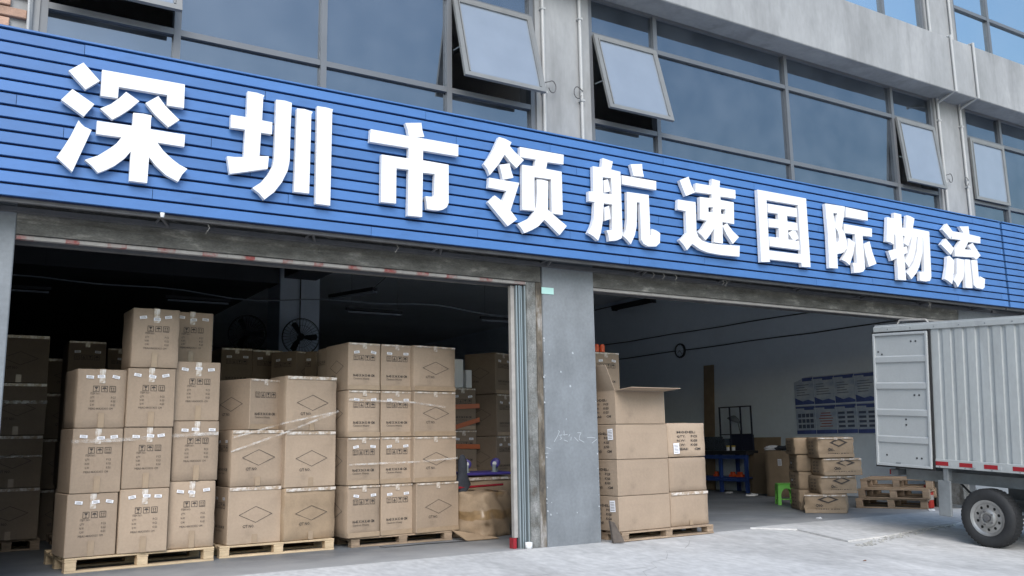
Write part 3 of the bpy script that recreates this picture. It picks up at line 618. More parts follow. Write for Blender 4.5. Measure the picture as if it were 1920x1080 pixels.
def carton(loc, ang, w, d, h, label, group=None, front=None, left=None, stickers=(), topt=True, tapes='item', worn=0.0, lstk=(), bigs=(), dark=False):
    if not worn and not dark and rnd.random() < .35: worn = .12
    o = link('cardboard_box', carton_mesh(w,d,h,rnd.randrange(3),worn,dark), None, loc, (0,0,math.radians(ang)))
    tag(o, label, 'cardboard box', group)
    e = .0078+worn*.035
    def deco(me, name, face, u, v, off=0, roll=0):
        if face == 'front': return link(name, me, o, (u,-e-off,v), (0,roll,0))
        return link(name, me, o, (-e-off,d-u,v), Matrix.Rotation(-math.pi/2,4,'Z').to_euler() if not roll else (Matrix.Rotation(-math.pi/2,4,'Z') @ Matrix.Rotation(roll,4,'Y')).to_euler())
    if front: deco(print_mesh(front,w,h),'printing','front',0,0)
    if left: deco(print_mesh(left,d,h),'printing','left',0,0)
    for (u, v) in stickers: deco(STK,'sticker','front',u*w,v*h,.0022,rnd.uniform(-.22,.22))
    for (u, v) in lstk: deco(STK,'sticker','left',u*d,v*h,.0022,rnd.uniform(-.1,.1))
    for (f, u, v) in bigs: deco(BSTK,'sticker',f,u*(w if f == 'front' else d),v*h,.0022,rnd.uniform(-.06,.06))
    if tapes == 'item':
        deco(strip(.052,h*.24,mt='cleartape'),'tape','front',w*.5-.026+rnd.uniform(-.01,.01),h*.758,.0004)
        deco(strip(.052,h*.25),'tape','front',w*.5-.026+rnd.uniform(-.01,.01),.004,.0004)
    elif tapes == 'edge':
        deco(strip(w*.97,.018,mt='cleartape'),'tape','front',w*.015,h-.022,.0004)
        deco(strip(.05,h*.12,mt='cleartape'),'tape','front',w*.5-.025,h*.878,.0008)
        deco(strip(w*.97,.05),'tape','front',w*.015,.004,.0004)
    elif tapes == 'top':
        deco(strip(w*.97,.03,mt='cleartape'),'tape','front',w*.015,h-.034,.0004)
        deco(strip(.055,h*.16),'tape','front',w*.5-.027,.004,.0004)
    elif tapes == 'wrap':
        deco(strip(w*.99,.06),'tape','front',w*.005,h*.5,.001); deco(strip(d*.99,.06),'tape','left',d*.005,h*.5,.001)
    # top seam tape, seen only from above
    m = MB(); m.box(w*.5-.026,w*.5+.026,.01,d-.01,0,.0009); link('tape', m.mesh('tape',M['tape'],fix=False), o, (0,0,h+.0045+worn*.02))
    return o
def place(lst, z0, h_tops, x, y, ang, w, d, shift, fn):
    z = z0
    for i, t in enumerate(h_tops):
        fn(i, (x+shift[i][0] if shift else x, y+(shift[i][1] if shift else 0), z+.001), ang+rnd.uniform(-.8,.8), t-z-.004); z = t
ROW = ('bottom', 'second', 'third', 'top')
def pallet(loc, ang, L_, Wd, h, label, mt='pallet', group='wooden pallets'):
    o = thing('wooden_pallet', label, 'pallet', loc, (0,0,math.radians(ang)), group)
    t = .018; bt = .018
    n = 5 if Wd > .7 else 4
    for i in range(n):
        bw_ = .1; y = i*(Wd-bw_)/(n-1)
        link('deck_board', MB().box(0,L_,y,y+bw_,h-t,h).mesh('deck_board', M[mt], bevel=.003), o)
    for i in range(3):
        x = i*(L_-.10)/2
        link('stringer_board', MB().box(x,x+.10,0.002,Wd-.002,h-2*t-.001,h-t-.001).mesh('stringer_board', M[mt], bevel=.002), o)
        for j in range(3):
            y = .002+j*(Wd-.104)/2
            link('block', MB().box(x+.003,x+.097,y,y+.10,bt+.001,h-2*t-.002).mesh('block', M[mt], bevel=.003), o)
    for j in range(3):
        y = j*(Wd-.1)/2
        link('base_board', MB().box(0,L_,y,y+.1,.0,bt).mesh('base_board', M[mt], bevel=.002), o)
    return o
# left pallet: three columns of item cartons
pallet((.945,9.0,0), 5, 1.31, .95, .128, 'pale new wooden pallet at the bottom left under the nine tall stickered cartons')
G1 = 'tall cartons with three white stickers on the left pallet'
def item_box(colname):
    def f(i, loc, ang, h, w=.425):
        hi = rnd.uniform(.84,.885)
        carton(loc, ang, .428 if colname != 'right' else .432, .45, h, f'tall brown carton with three white stickers, {colname} column of the left pallet, {ROW[i]} row'.replace('top row' if (colname=='left' and i==3) else '\0',''), G1, front='item', tapes='item',
               stickers=((rnd.uniform(.17,.25),hi+rnd.uniform(-.01,.02)),(rnd.uniform(.46,.56),hi+rnd.uniform(-.03,.02)),(rnd.uniform(.74,.84),hi+rnd.uniform(-.01,.02))))
    return f
place(None, .13, (.679,1.255,1.793), .936, 8.998, 7, .425,.45, [(0,0),(.012,.0),(.022,.01)], item_box('left'))
place(None, .13, (.702,1.263,1.817,2.384), 1.372, 9.03, 2, .425,.45, [(0,0),(.008,.01),(.012,.0),(.03,.01)], item_box('middle'))
def item3(i, loc, ang, h):
    if i == 3: loc = (loc[0]-.0, loc[1]+.42, loc[2]); ang += 1; h = .55
    item_box('right')(i, loc, ang, h)
place(None, .13, (.753,1.322,1.892,2.44), 1.815, 9.12, 1, .435,.45, [(0,0),(.01,.0),(.008,.0),(.02,.0)], item3)
z = .13
for i, t in enumerate((.70,1.26,1.80)):
    carton((.955+.01*i,9.475,z+.001), 4, .42, .44, t-z-.004, f'{ROW[i]} carton behind the left column of the left pallet, only its shaded side showing', 'cartons at the back of the left pallet', left='diamond', lstk=((.8,.85),), tapes=None); z = t
# second pallet: six diamond cartons
pallet((2.325,9.22,0), 0, 1.17, .8, .113, 'pale wooden pallet under the six diamond marked cartons', group='wooden pallets')
G2 = 'cartons with a diamond mark on the second pallet'
z = .115
for i, t in enumerate((.674,1.235)):
    carton((2.395+.012*i,9.225,z+.001), 5, .55, .40, t-z-.004, f'square carton with thin diamond mark, left column of the second pallet, {ROW[i]} row', G2, front='diamond', tapes='top', left='number', lstk=((.25,.8),(.75,.8))); z = t
carton((2.575,9.22,z+.001), 25, .40, .56, .515, 'carton turned cornerwise on top of the left column of the second pallet', G2, front='number', left='diamond', tapes='edge')
z = .115
for i, t in enumerate((.644,1.218,1.79)):
    carton((2.953-.004*i,9.21,z+.001), 9 if i != 2 else 8, .585, .40, t-z-.004, f'square carton with thin diamond mark, right column of the second pallet, {("bottom","middle","top")[i]} row', G2, front='diamond', tapes='top', worn=.25 if i == 0 else 0); z = t
# third pallet: twelve cartons
pallet((3.69,9.24,0), 0, 1.2, .9, .10, 'brown worn wooden pallet under the four high wall of twelve cartons', mt='palletold')
G3 = 'cartons stacked four high on the third pallet'
tops = (.642,1.146,1.649,2.165)
for cn, x, y, a, w, d in (('left',3.625,9.20,5,.385,.55),('middle',4.022,9.228,6,.395,.55),('right',4.425,9.20,8,.575,.40)):
    z = .10
    for i, t in enumerate(tops):
        xx = x+(0.0,-.008,-.008,-.012)[i]+(-.022*(i>0) if cn == 'right' else 0)
        if cn == 'right': carton((xx,y,z+.001), a+rnd.uniform(-.6,.6), w, d, t-z-.004, f'carton with wide diamond mark, right column of the four high stack, {ROW[i]} row', G3, front='diamond', tapes='edge')
        else: carton((xx,y,z+.001), a+rnd.uniform(-.6,.6), w, d, t-z-.004, f'narrow carton with four icons, {cn} column of the four high stack, {ROW[i]} row', G3, front='number', left='diamond', tapes='edge', stickers=((.25,.80),(.78,.805)))
        z = t
z = .10
for i, t in enumerate(tops):
    carton((3.60,9.785,z+.001), 3, .40, .30, t-z-.004, f'carton at the back left of the four high stack, {ROW[i]} row', 'cartons at the back of the four high stack', left='number', tapes=None); z = t
# dark stacks deeper in the left bay
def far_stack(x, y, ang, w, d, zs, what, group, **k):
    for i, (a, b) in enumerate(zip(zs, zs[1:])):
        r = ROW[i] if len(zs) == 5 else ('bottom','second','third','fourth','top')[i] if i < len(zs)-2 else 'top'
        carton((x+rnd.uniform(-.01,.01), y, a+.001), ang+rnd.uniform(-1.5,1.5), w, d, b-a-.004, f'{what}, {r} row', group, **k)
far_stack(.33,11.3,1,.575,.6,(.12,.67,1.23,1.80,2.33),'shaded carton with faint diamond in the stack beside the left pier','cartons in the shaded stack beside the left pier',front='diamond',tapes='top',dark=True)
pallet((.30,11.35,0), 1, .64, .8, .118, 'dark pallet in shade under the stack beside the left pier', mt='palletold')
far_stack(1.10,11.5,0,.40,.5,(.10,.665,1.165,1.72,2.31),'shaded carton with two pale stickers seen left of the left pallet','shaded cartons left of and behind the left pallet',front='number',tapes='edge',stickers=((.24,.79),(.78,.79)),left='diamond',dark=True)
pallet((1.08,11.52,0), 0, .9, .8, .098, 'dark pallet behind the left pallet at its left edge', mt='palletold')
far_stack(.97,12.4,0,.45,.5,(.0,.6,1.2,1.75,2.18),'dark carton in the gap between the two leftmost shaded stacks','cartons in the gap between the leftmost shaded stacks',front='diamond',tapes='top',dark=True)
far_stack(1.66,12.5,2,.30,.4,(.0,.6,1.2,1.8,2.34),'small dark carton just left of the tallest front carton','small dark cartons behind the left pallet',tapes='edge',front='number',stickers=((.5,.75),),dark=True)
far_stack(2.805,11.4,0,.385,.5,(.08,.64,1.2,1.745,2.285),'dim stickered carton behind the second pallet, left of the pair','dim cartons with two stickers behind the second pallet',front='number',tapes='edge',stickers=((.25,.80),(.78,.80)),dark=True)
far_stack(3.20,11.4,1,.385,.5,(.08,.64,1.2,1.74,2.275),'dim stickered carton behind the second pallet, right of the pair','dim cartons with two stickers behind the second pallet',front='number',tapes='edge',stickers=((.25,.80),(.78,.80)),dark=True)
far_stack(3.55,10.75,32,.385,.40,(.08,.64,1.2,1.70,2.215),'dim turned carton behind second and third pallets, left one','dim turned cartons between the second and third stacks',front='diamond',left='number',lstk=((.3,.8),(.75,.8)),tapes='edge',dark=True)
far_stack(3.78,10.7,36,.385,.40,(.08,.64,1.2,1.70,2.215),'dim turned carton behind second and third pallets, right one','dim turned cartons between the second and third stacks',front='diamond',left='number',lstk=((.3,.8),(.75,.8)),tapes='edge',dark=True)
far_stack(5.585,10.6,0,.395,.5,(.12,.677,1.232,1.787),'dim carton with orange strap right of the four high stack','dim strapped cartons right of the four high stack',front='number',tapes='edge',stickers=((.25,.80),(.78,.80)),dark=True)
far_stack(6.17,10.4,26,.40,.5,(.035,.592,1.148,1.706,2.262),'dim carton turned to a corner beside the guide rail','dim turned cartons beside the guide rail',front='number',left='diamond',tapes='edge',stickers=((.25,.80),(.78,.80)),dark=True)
o = link('white_box', carton_mesh(.20,.4,.38,1,0).copy(), None, (5.60,10.62,1.79)); o.data.materials[0] = M['whiteplastic']; tag(o,'larger pale grey box on top of the strapped cartons','box','pale boxes on the strapped cartons')
o = link('white_box', carton_mesh(.09,.3,.24,1,0).copy(), None, (5.84,10.62,1.79)); o.data.materials[0] = M['whiteplastic']; tag(o,'narrow pale box at the right end on top of the strapped cartons','box','pale boxes on the strapped cartons')
for (a, b, lab) in (((5.5,1.50),(6.02,1.52),'upper level orange strap round the strapped cartons'),((5.5,1.20),(6.02,1.34),'slanting orange strap round the strapped cartons'),((5.5,1.0),(6.02,.985),'lower thin orange strap round the strapped cartons')):
    m = MB(); m.add([(a[0],10.585,a[1]),(b[0],10.585,b[1]),(b[0],10.585,b[1]+.06),(a[0],10.585,a[1]+.06),(a[0],10.58,a[1]),(b[0],10.58,b[1]),(b[0],10.58,b[1]+.06),(a[0],10.58,a[1]+.06)], [(0,1,2,3),(7,6,5,4),(0,4,5,1),(3,2,6,7),(0,3,7,4),(1,5,6,2)])
    tag(m.build('orange_strap', M['orangestrap']), lab, 'strap', 'orange straps')
# stretch film bands
def film(pts, wd, label, group='bands of stretch film'):
    m = MB()
    for (a, b) in zip(pts, pts[1:]):
        a = Vector(a); b = Vector(b); n = 6
        for i in range(n):
            p = a.lerp(b,i/n); q = a.lerp(b,(i+1)/n); w0 = wd*rnd.uniform(.7,1.1)
            m.add([p-Vector((0,0,w0/2)),q-Vector((0,0,wd/2)),q+Vector((0,0,wd/2)),p+Vector((0,0,w0/2))],[(0,1,2,3)])
    tag(m.build('stretch_film', M['wrap'], fix=False), label, 'plastic film', group)
film([(.935,8.975,1.135),(1.36,9.0,1.15),(1.80,9.085,1.18),(2.245,9.10,1.20)], .032, 'level band of clear film across the second row of the left pallet')
film([(2.40,9.21,1.02),(2.93,9.19,1.20),(3.50,9.17,1.42)], .022, 'lower slanting film band across the second pallet cartons')
film([(2.42,9.20,1.16),(2.93,9.17,1.30),(3.50,9.16,1.42)], .018, 'upper slanting film band rising to the right across the second pallet')
film([(3.62,9.175,1.545),(4.01,9.195,1.535),(4.41,9.20,1.52),(4.80,9.215,1.47)], .022, 'upper film band across the four high stack')
film([(3.63,9.175,.86),(4.02,9.195,.865),(4.42,9.18,.87),(4.95,9.22,.90)], .02, 'lower film band across the four high stack')
film([(.33,11.275,1.585),(.91,11.285,1.59)], .04, 'film band on the shaded stack beside the left pier, third row')
film([(.33,11.275,1.00),(.90,11.285,1.005)], .025, 'film band on the shaded stack beside the left pier, second row')
# crushed carton and clutter by the jamb
carton((5.22,9.05,.002), 30, .62, .45, .50, 'large crumpled carton taped round its middle beside the guide rail', 'crumpled cartons', worn=.91, tapes=None)
m = MB(); m.add([(0,0,.01),(.40,-.10,.012),(.42,.0,.02),(.1,.26,.09),(.0,.26,.11)], [(0,1,2,3,4)]); m.add([(0,0,.003),(.40,-.10,.005),(.42,.0,.012),(.1,.26,.083),(0,.26,.103)], [(4,3,2,1,0)])
tag(link('cardboard_flap', m.mesh('cardboard_flap', M['cardold'], fix=False), None, (4.93,8.98,0), (0,0,math.radians(12))), 'torn cardboard sheet on the floor against the crumpled carton', 'cardboard')
carton((5.28,9.62,.002), 8, .75, .5, .655, 'old carton behind the crumpled one carrying the upturned trolley', 'crumpled cartons', worn=.4, tapes='top')
t = thing('platform_trolley', 'small purple platform trolley lying upside down with four grey wheels in the air', 'trolley', (5.30,9.66,.675), (math.radians(2),0,math.radians(-3)))
MB().box(0,.62,0,.36,0,.035).build('deck', M['purple'], t, bevel=.012)
for (x, y) in ((.04,.06),(.13,.3),(.42,.06),(.56,.3)):
    w = link('caster', MB().box(-.035,.035,-.035,.035,.0,.008).box(-.03,-.024,-.02,.02,.008,.09).box(.024,.03,-.02,.02,.008,.09).mesh('caster', M['steel']), t, (x,y,.036), (0,0,rnd.uniform(-.6,.6)+1.2))
    link('wheel', MB().lathe([(.0,-.014),(.05,-.014),(.055,-.008),(.055,.008),(.05,.014),(.0,.014)], Matrix.Rotation(math.pi/2,4,'Y'), n=18).mesh('wheel', M['purple'], smooth=True), w, (0,0,.10))
    link('hub', MB().lathe([(.0,-.017),(.026,-.017),(.026,.017),(.0,.017)], Matrix.Rotation(math.pi/2,4,'Y'), n=14).mesh('hub', M['whiteplastic']), w, (0,0,.10))
tag(MB().cyl((4.98,9.33,.56),(5.75,9.56,.565),.014,n=8).build('red_tube', M['red']), 'thin red tube lying across the crumpled carton', 'tube')
m = MB(); n = 7
pr = [(.0,.42),(.03,.41),(.055,.34),(.06,.2),(.085,.08),(.07,0)]
m.lathe([(r*1.0,z) for r, z in reversed(pr)], n=12)
for i, v in enumerate(m.v): m.v[i] = (v[0]*(1+.25*math.sin(v[2]*21)), v[1]*.7+.02*math.sin(v[2]*15+v[0]*30), v[2])
tag(link('cloth', m.mesh('cloth', M['cloth'], smooth=True), None, (5.11,9.40,.515)), 'dark blue grey cloth bundle hanging beside the upturned trolley', 'cloth')
m = MB(); m.lathe([(.0,.0),(.036,.0),(.038,.062),(.034,.062),(.033,.006),(.0,.006)], n=18)
tag(link('cup', m.mesh('cup', M['whiteplastic'], smooth=True), None, (5.085,7.96,.002)), 'white plastic cup on the floor at the foot of the guide rail', 'cup')
m = MB(); m.tube([(3.95,9.1,.006),(3.98,9.02,.006),(4.1,9.0,.006),(4.5,9.02,.006),(4.95,8.98,.006)], .004, n=5); tag(m.build('cord', M['black']), 'thin dark cord on the floor in front of the third pallet', 'cord')
# ------------------------------------------------------------------ right bay: pallet with plain cartons
pallet((6.19,7.84,0), 1.5, 1.36, .62, .098, 'weathered wooden pallet right of the middle pier', mt='palletold')
G4 = 'plain cartons on the pallet beside the middle pier'
z = .10
for i, t in enumerate((.472,.86,1.24)):
    carton((6.175,7.86,z+.001), 2+rnd.uniform(-.5,1), .755, .5, t-z-.004, f'wide plain carton beside the middle pier, {("bottom","middle","top")[i]} of the three closed ones', G4, left='block', tapes=None, bigs=((('left',.82,.72),) if i != 1 else ())); z = t
z = .10
for i, t in enumerate((.48,.867,1.253)):
    carton((6.965-.0*i,7.93+.0*i,z+.001), 3+rnd.uniform(-.5,.5), .60, .5, t-z-.004, f'plain carton in the right column next to the middle pier, {("bottom","middle","top")[i]} row', G4, front='block' if i == 2 else None, tapes='top' if i == 0 else None, bigs=((('front',.2,.25),) if i == 2 else ()), worn=.12); z = t
t = thing('open_box', 'opened empty carton with raised flaps on top of the plain cartons', 'cardboard box', (6.19,7.88,1.245), (0,0,math.radians(3)))
w, d, h, k = .74, .48, .36, .006
MB().box(0,w,0,k,0,h).build('front_wall', M['card'], t); MB().box(0,w,d-k,d,0,h).build('back_wall', M['card'], t)
sw = MB().box(0,k,k+.001,d-k-.001,0,h).build('side_wall', M['card'], t); MB().box(w-k,w,k+.001,d-k-.001,0,h).build('side_wall', M['card'], t)
link('printing', print_mesh('block', d, h), t, (-.002,d,0), (0,0,-math.pi/2))
MB().box(k,w-k,k,d-k,0,k).build('bottom', M['card'], t)
m = MB().box(0,w,-.27,0,0,k); link('flap', m.mesh('flap', M['card']), t, (0,0,h+.001), (math.radians(-4),0,math.radians(0)))
m = MB().box(-.30,0,0,d,0,k); link('flap', m.mesh('flap', M['card']), t, (0,0,h+.001), (0,math.radians(66),0))
m = MB().box(-.2,0,.012,d-.012,-k,0); link('flap', m.mesh('flap', M['card']), t, (w-.012,0,h-.004), (0,math.radians(-68),0))
m = MB().box(0,w,0,.22,0,k); link('flap', m.mesh('flap', M['card']), t, (0,d,h+.001), (math.radians(-30),0,0))
far_stack(6.95,9.3,0,.44,.5,(.02,.56,1.10,1.65,2.195),'tall narrow carton column behind the opened box','cartons behind the opened box',front='number',tapes='edge',stickers=((.30,.80),(.78,.80)))
for i, (x, y, r) in enumerate(((7.08,9.36,.034),(7.155,9.34,.034))):
    m = MB(); m.lathe([(0,0),(r,0),(r,.085),(r*.8,.09),(r*.8,.10),(0,.10)], n=16)
    tag(link('orange_pot', m.mesh('orange_pot', M['orange'], smooth=False), None, (x,y,2.20)), ('left','right')[i]+' one of two orange pots on the tall carton by the middle pier', 'pot', 'orange pots')
m = MB()
prof = [(0,0),(.05,.02),(.09,.08),(.10,.17),(.07,.26)]
for i in range(4):
    (a, b), (c, d_) = prof[i], prof[i+1]; m.add([(a,0,.27-b),(c,0,.27-d_),(c,.12,.27-d_),(a,.12,.27-b),(a+.012,0,.27-b),(c+.012,0,.27-d_),(c+.012,.12,.27-d_),(a+.012,.12,.27-b)], [(0,1,2,3),(4,7,6,5),(0,4,5,1),(3,2,6,7)])
m = MB(); m.add([(0,0,.23),(.04,-.02,.21),(.15,-.05,.0),(.03,-.01,.0),(0,.03,.23),(.04,.01,.21),(.15,-.02,.0),(.03,.02,.0)], [(0,1,2,3),(7,6,5,4),(0,4,5,1),(1,5,6,2),(2,6,7,3),(3,7,4,0)])
tag(link('curved_board', m.mesh('curved_board', M['darkscrap']), None, (6.03,7.83,.0), (0,0,0)), 'grey scrap board leaning in the corner of middle pier and pallet', 'board')
# ------------------------------------------------------------------ right bay: wall side things
t = thing('wall_clock', 'round wall clock with dark rim on the side wall of the right bay', 'clock', (13.995,15.35,3.04), (0,math.radians(-90),0))
MB().lathe([(0.0,.0),(.135,.0),(.135,.03),(0,.03)], n=32).build('face', M['plaster'], t, smooth=False)
MB().lathe([(.13,.0),(.165,.0),(.168,.03),(.155,.05),(.135,.045),(.132,.0)], n=32).build('rim', M['darkmetal'], t, smooth=True)
for a, l in ((.5,.085),(2.3,.11)): link('hand', MB().box(-.004,.004,0,l,.034,.038).mesh('hand', M['black']), t, (0,0,0), (0,0,a))
mk = MB()
for i in range(12):
    a = i*math.pi/6; mk.box(-.004,.004,.11,.125,.031,.033,M=Matrix.Rotation(a,4,'Z'))
mk.build('hour_mark', M['black'], t)
for zz, lab in ((3.44,'upper black cable running level along the right side wall'),(3.04,'lower black cable running along the right side wall behind the clock'),(4.38,'highest cable along the right side wall carrying the lamp')):
    m = MB(); y = 8.4; P = []
    while y < 20: P.append((13.975,y,zz+.008*math.sin(y*2.3+zz))); y += .8
    m.tube(P, .011, n=5); tag(m.build('wall_cable', M['darkmetal']), lab, 'cable', 'cables on the side wall')
t = thing('tube_light', 'dark twin tube light fixed high on the right side wall', 'light', (13.9,16.85,4.3), None, 'unlit tube lights')
MB().box(-.03,.05,-.75,.75,.0,.05).build('housing', M['darkmetal'], t); MB().cyl((-.04,-.72,-.03),(-.04,.72,-.03),.016,n=8).cyl((.03,-.72,-.03),(.03,.72,-.03),.016,n=8).build('tube', M['darkmetal'], t)
MB().box(-.09,.09,-.74,-.73,-.06,.06).box(-.09,.09,.73,.74,-.06,.06).box(-.10,-.09,-.74,.74,-.02,.06).build('reflector', M['darkmetal'], t)
# posters
ys = (12.16,11.69,11.21,10.76,10.30)
for r in range(2):
    for c in range(4):
        y0, y1 = ys[c], ys[c+1]; z0, z1 = ((1.675-.0,2.20),(1.12,1.66))[r]
        w = y0-y1-.012; h = z1-z0
        t = thing('poster', f'{("upper","lower")[r]} row poster with blue header, {("first","second","third","fourth")[c]} from the left on the side wall', 'poster', (13.985,y0,z0+rnd.uniform(-.006,.006)), (0,math.radians(rnd.uniform(-.7,.7)),math.radians(-90)), 'blue and white posters on the side wall')
        m = MB()
        if r == 0 and c == 0: m.prism([[(0,0),(w,0),(w,h*1.02),(w*.6,h*.98),(0,h*.83)]], lambda u,v,q: (u,q,v), -.004, 0)
        else: m.prism([[(0,0),(w,0),(w,h),(0,h)]], lambda u,v,q: (u,q,v), -.004, 0)
        m.build('paper', M['posterwhite'], t)
        m = MB(); quad(m,0 if (r or c) else w*.45,w,h*.90,h*.965,-.006); quad(m,w*.45,w*.95,h*.84,h*.90,-.006)
        if r == 0: m.add([(0,-.006,0),(w,-.006,0),(w,-.006,h*.08),(w*.7,-.006,h*.17),(w*.4,-.006,h*.12),(0,-.006,h*.26)], [(0,1,2,3,4,5)])
        else: quad(m,0,w,0,h*.13,-.006)
        m.build('blue_print', M['posterblue'], t)
        m = MB(); mm_ = 'postertext'
        if r == 1 and c == 0:
            for i in range(3):
                for j in range(4): quad(m,w*(.1+.21*j),w*(.27+.21*j),h*(.2+.19*i),h*(.33+.19*i),-.006)
        elif r == 1 and c == 1:
            mm_ = 'posterred'
            for i in range(6): a = rnd.uniform(.05,.2); quad(m,w*(.1+a),w*(.9-a),h*(.24+.09*i),h*(.27+.09*i),-.006)
        elif r == 1:
            for i in range(4):
                for j in range(2): quad(m,w*(.08+.45*j),w*(.42+.45*j),h*(.2+.15*i),h*(.28+.15*i),-.006)
        else:
            for i in range(5): quad(m,w*.12,w*(.5+rnd.uniform(0,.35)),h*(.34+.09*i),h*(.36+.09*i),-.006)
        m.build('text_print', M[mm_], t)
# leaning board, bench, rack
m = MB(); m.box(0,.02,0,.30,0,2.64); tag(link('tall_board', m.mesh('tall_board', M['cardold']), None, (13.82,14.32,0.003), (0,math.radians(3.2),0)), 'tall narrow brown board leaning against the right side wall behind the bench', 'board')
t = thing('work_bench', 'blue steel packing bench with a dark top against the right side wall', 'bench', (13.4,12.95,0))
MB().box(0,.58,0,1.55,.74,.82).build('top', M['darkmetal'], t, bevel=.005)
for (x, y) in ((0.02,.05),(.5,.05),(.02,.75),(.5,.75),(.02,1.48),(.5,1.48)): link('leg', MB().box(x,x+.06,y,y+.06,.001,.738).mesh('leg', M['tealblue']), t)
MB().box(.03,.55,.06,1.53,.27,.30).build('shelf', M['tealblue'], t); MB().box(.005,.03,.03,1.54,.66,.735).box(.005,.03,.03,1.54,.22,.268).build('rail', M['tealblue'], t)
t = thing('bench_rack', 'dark steel rack frame with a solid lower panel standing on the packing bench', 'rack', (13.6,12.97,.822))
for y in (0,.285,.58,.87): link('post', MB().box(0,.025,y,y+.025,0,.86).mesh('post', M['darkblue']), t)
MB().box(-.001,.026,0,.9,.861,.885).build('top_rail', M['darkblue'], t); MB().box(.03,.045,0,.62,0.002,.31).build('panel', M['darkblue'], t); MB().box(-.004,-.001,0,.9,.31,.33).build('middle_rail', M['darkblue'], t)
t = thing('desk_lamp', 'grey green desk lamp head showing through the bench rack', 'lamp', (13.75,13.55,.822))
MB().cyl((0,0,.002),(0,0,.02),.07,n=16).build('base', M['whiteplastic'], t); MB().tube([(0,0,.02),(0,-.12,.35),(0,-.05,.62)], .008, n=6).build('arm', M['darkmetal'], t)
m = MB(); m.lathe([(.02,.10),(.06,.07),(.11,.0),(.105,.0),(.055,.06),(.015,.09)], Matrix.Translation((0,.04,.60)) @ Matrix.Rotation(.35,4,'X') @ Matrix.Diagonal((.8,1.7,1,1)), n=20); m.build('lamp_shade', M['glassdark'], t, smooth=True)
for (x, y, w, h, lab, mt_) in ((13.45,14.0,.32,.28,'clear plastic tub at the left end of the bench','clear'),(13.44,13.74,.2,.24,'smaller clear plastic tub beside the rack','clear')):
    m = MB(); k = .006; m.box(0,.22,0,w,0,k); m.box(0,k,0,w,k,h); m.box(.22-k,.22,0,w,k,h); m.box(k,.22-k,0,k,k,h); m.box(k,.22-k,w-k,w,k,h)
    tag(link('plastic_tub', m.mesh('plastic_tub', M[mt_]), None, (x,y-.15,.823)), lab, 'tub', 'clear tubs on the bench')
for (y, lab) in ((13.48,'yellow capped pot left on the bench front edge'),(13.33,'second yellow capped pot on the bench')):
    tt = thing('pot', lab, 'pot', (13.43,y,.823), None, 'yellow capped pots'); MB().cyl((0,0,0),(0,0,.07),.035,n=14).build('jar', M['sticker'], tt); MB().cyl((0,0,.071),(0,0,.10),.038,n=14).build('cap', M['yellow'], tt)
for (y, s, lab) in ((13.25,.07,'red tool on the lower shelf of the bench, nearer one'),(13.45,.06,'red tool on the lower shelf of the bench, middle one'),(13.9,.05,'red tool on the lower shelf of the bench, farther one')):
    m = MB(); m.box(-.06,.06,-s,s,0,.05); m.box(-.03,.03,-s*.6,s*.8,.051,.10); m.cyl((0,-s*.9,.05),(0,s,.08),.02,n=8); tag(link('hand_tool', m.mesh('hand_tool', M['orange'], bevel=.006), None, (13.5,y,.302)), lab, 'tool', 'red tools under the bench')
m = MB(); m.box(0,.012,0,.80,0,1.08); tag(link('cardboard_sheet', m.mesh('cardboard_sheet', M['cardold']), None, (13.62,12.38,.002), (0,math.radians(7),0)), 'flattened cardboard sheet leaning on the wall right of the bench', 'cardboard', 'flattened cardboard')
m = MB(); m.box(0,.012,0,.62,0,.78); tag(link('cardboard_sheet', m.mesh('cardboard_sheet', M['cardin']), None, (13.48,12.30,.002), (0,math.radians(9),math.radians(3))), 'shorter dark cardboard sheet in front of the taller leaning one', 'cardboard', 'flattened cardboard')
carton((12.95,12.08,.002), -88, .66, .6, .82, 'large dark carton behind the green stool with bags on top', None, tapes=None, worn=.2, bigs=(('front',.55,.75),))
for i, (y, r, mt_, lab) in enumerate(((12.0,.11,'sticker','white plastic bag at the left end on the large dark carton'),(11.8,.09,'cloth','dark folded bag on the large dark carton, middle'),(11.6,.10,'cloth','dark folded bag on the large dark carton, right'))):
    bm = bmesh.new(); bmesh.ops.create_icosphere(bm, subdivisions=3, radius=r)
    for v in bm.verts: v.co = Vector((v.co.x*1.2, v.co.y*1.5, max(-.03, v.co.z*.5)))*(1+.18*math.sin(v.co.x*60+i)*math.sin(v.co.y*47)+.1*math.sin(v.co.z*90))
    me = bpy.data.meshes.new('bag'); bm.to_mesh(me); bm.free(); me.materials.append(M[mt_])
    tag(link('bag', me, None, (13.1,y,.868)), lab, 'bag', 'bags on the large dark carton')
# green stool
t = thing('plastic_stool', 'bright green plastic stool with arched legs left of the taped cartons', 'stool', (11.60,10.42,0), (0,0,math.radians(-38)))
s = .135
def splay(u, z): k = 1+(.33-z)*.35; return u*k
m = MB(); m.box(-s,s,-s,s,.315,.335); m.box(-s+.01,s-.01,-s+.01,s-.01,.295,.314); m.build('seat', M['green'], t, bevel=.008)
for k in range(4):
    Rz = Matrix.Rotation(k*math.pi/2,4,'Z')
    out = [(-s,.31),(-s,0),(-s+.05,0),(-s+.05,.10)]+[(.0+.085*math.cos(a),.15+.11*math.sin(a)) for a in [math.pi-.3*i for i in range(11)]]+[(s-.05,.10),(s-.05,0),(s,0),(s,.31)]
    m = MB(); m.prism([out], lambda u,v,q: Rz @ Vector((splay(u,v), -splay(s,v)+q, v)), 0, .01)
    m.build('leg_panel', M['green'], t)
MB().box(-.13,.13,-.13,.13,.08,.09).build('brace', M['green'], t)
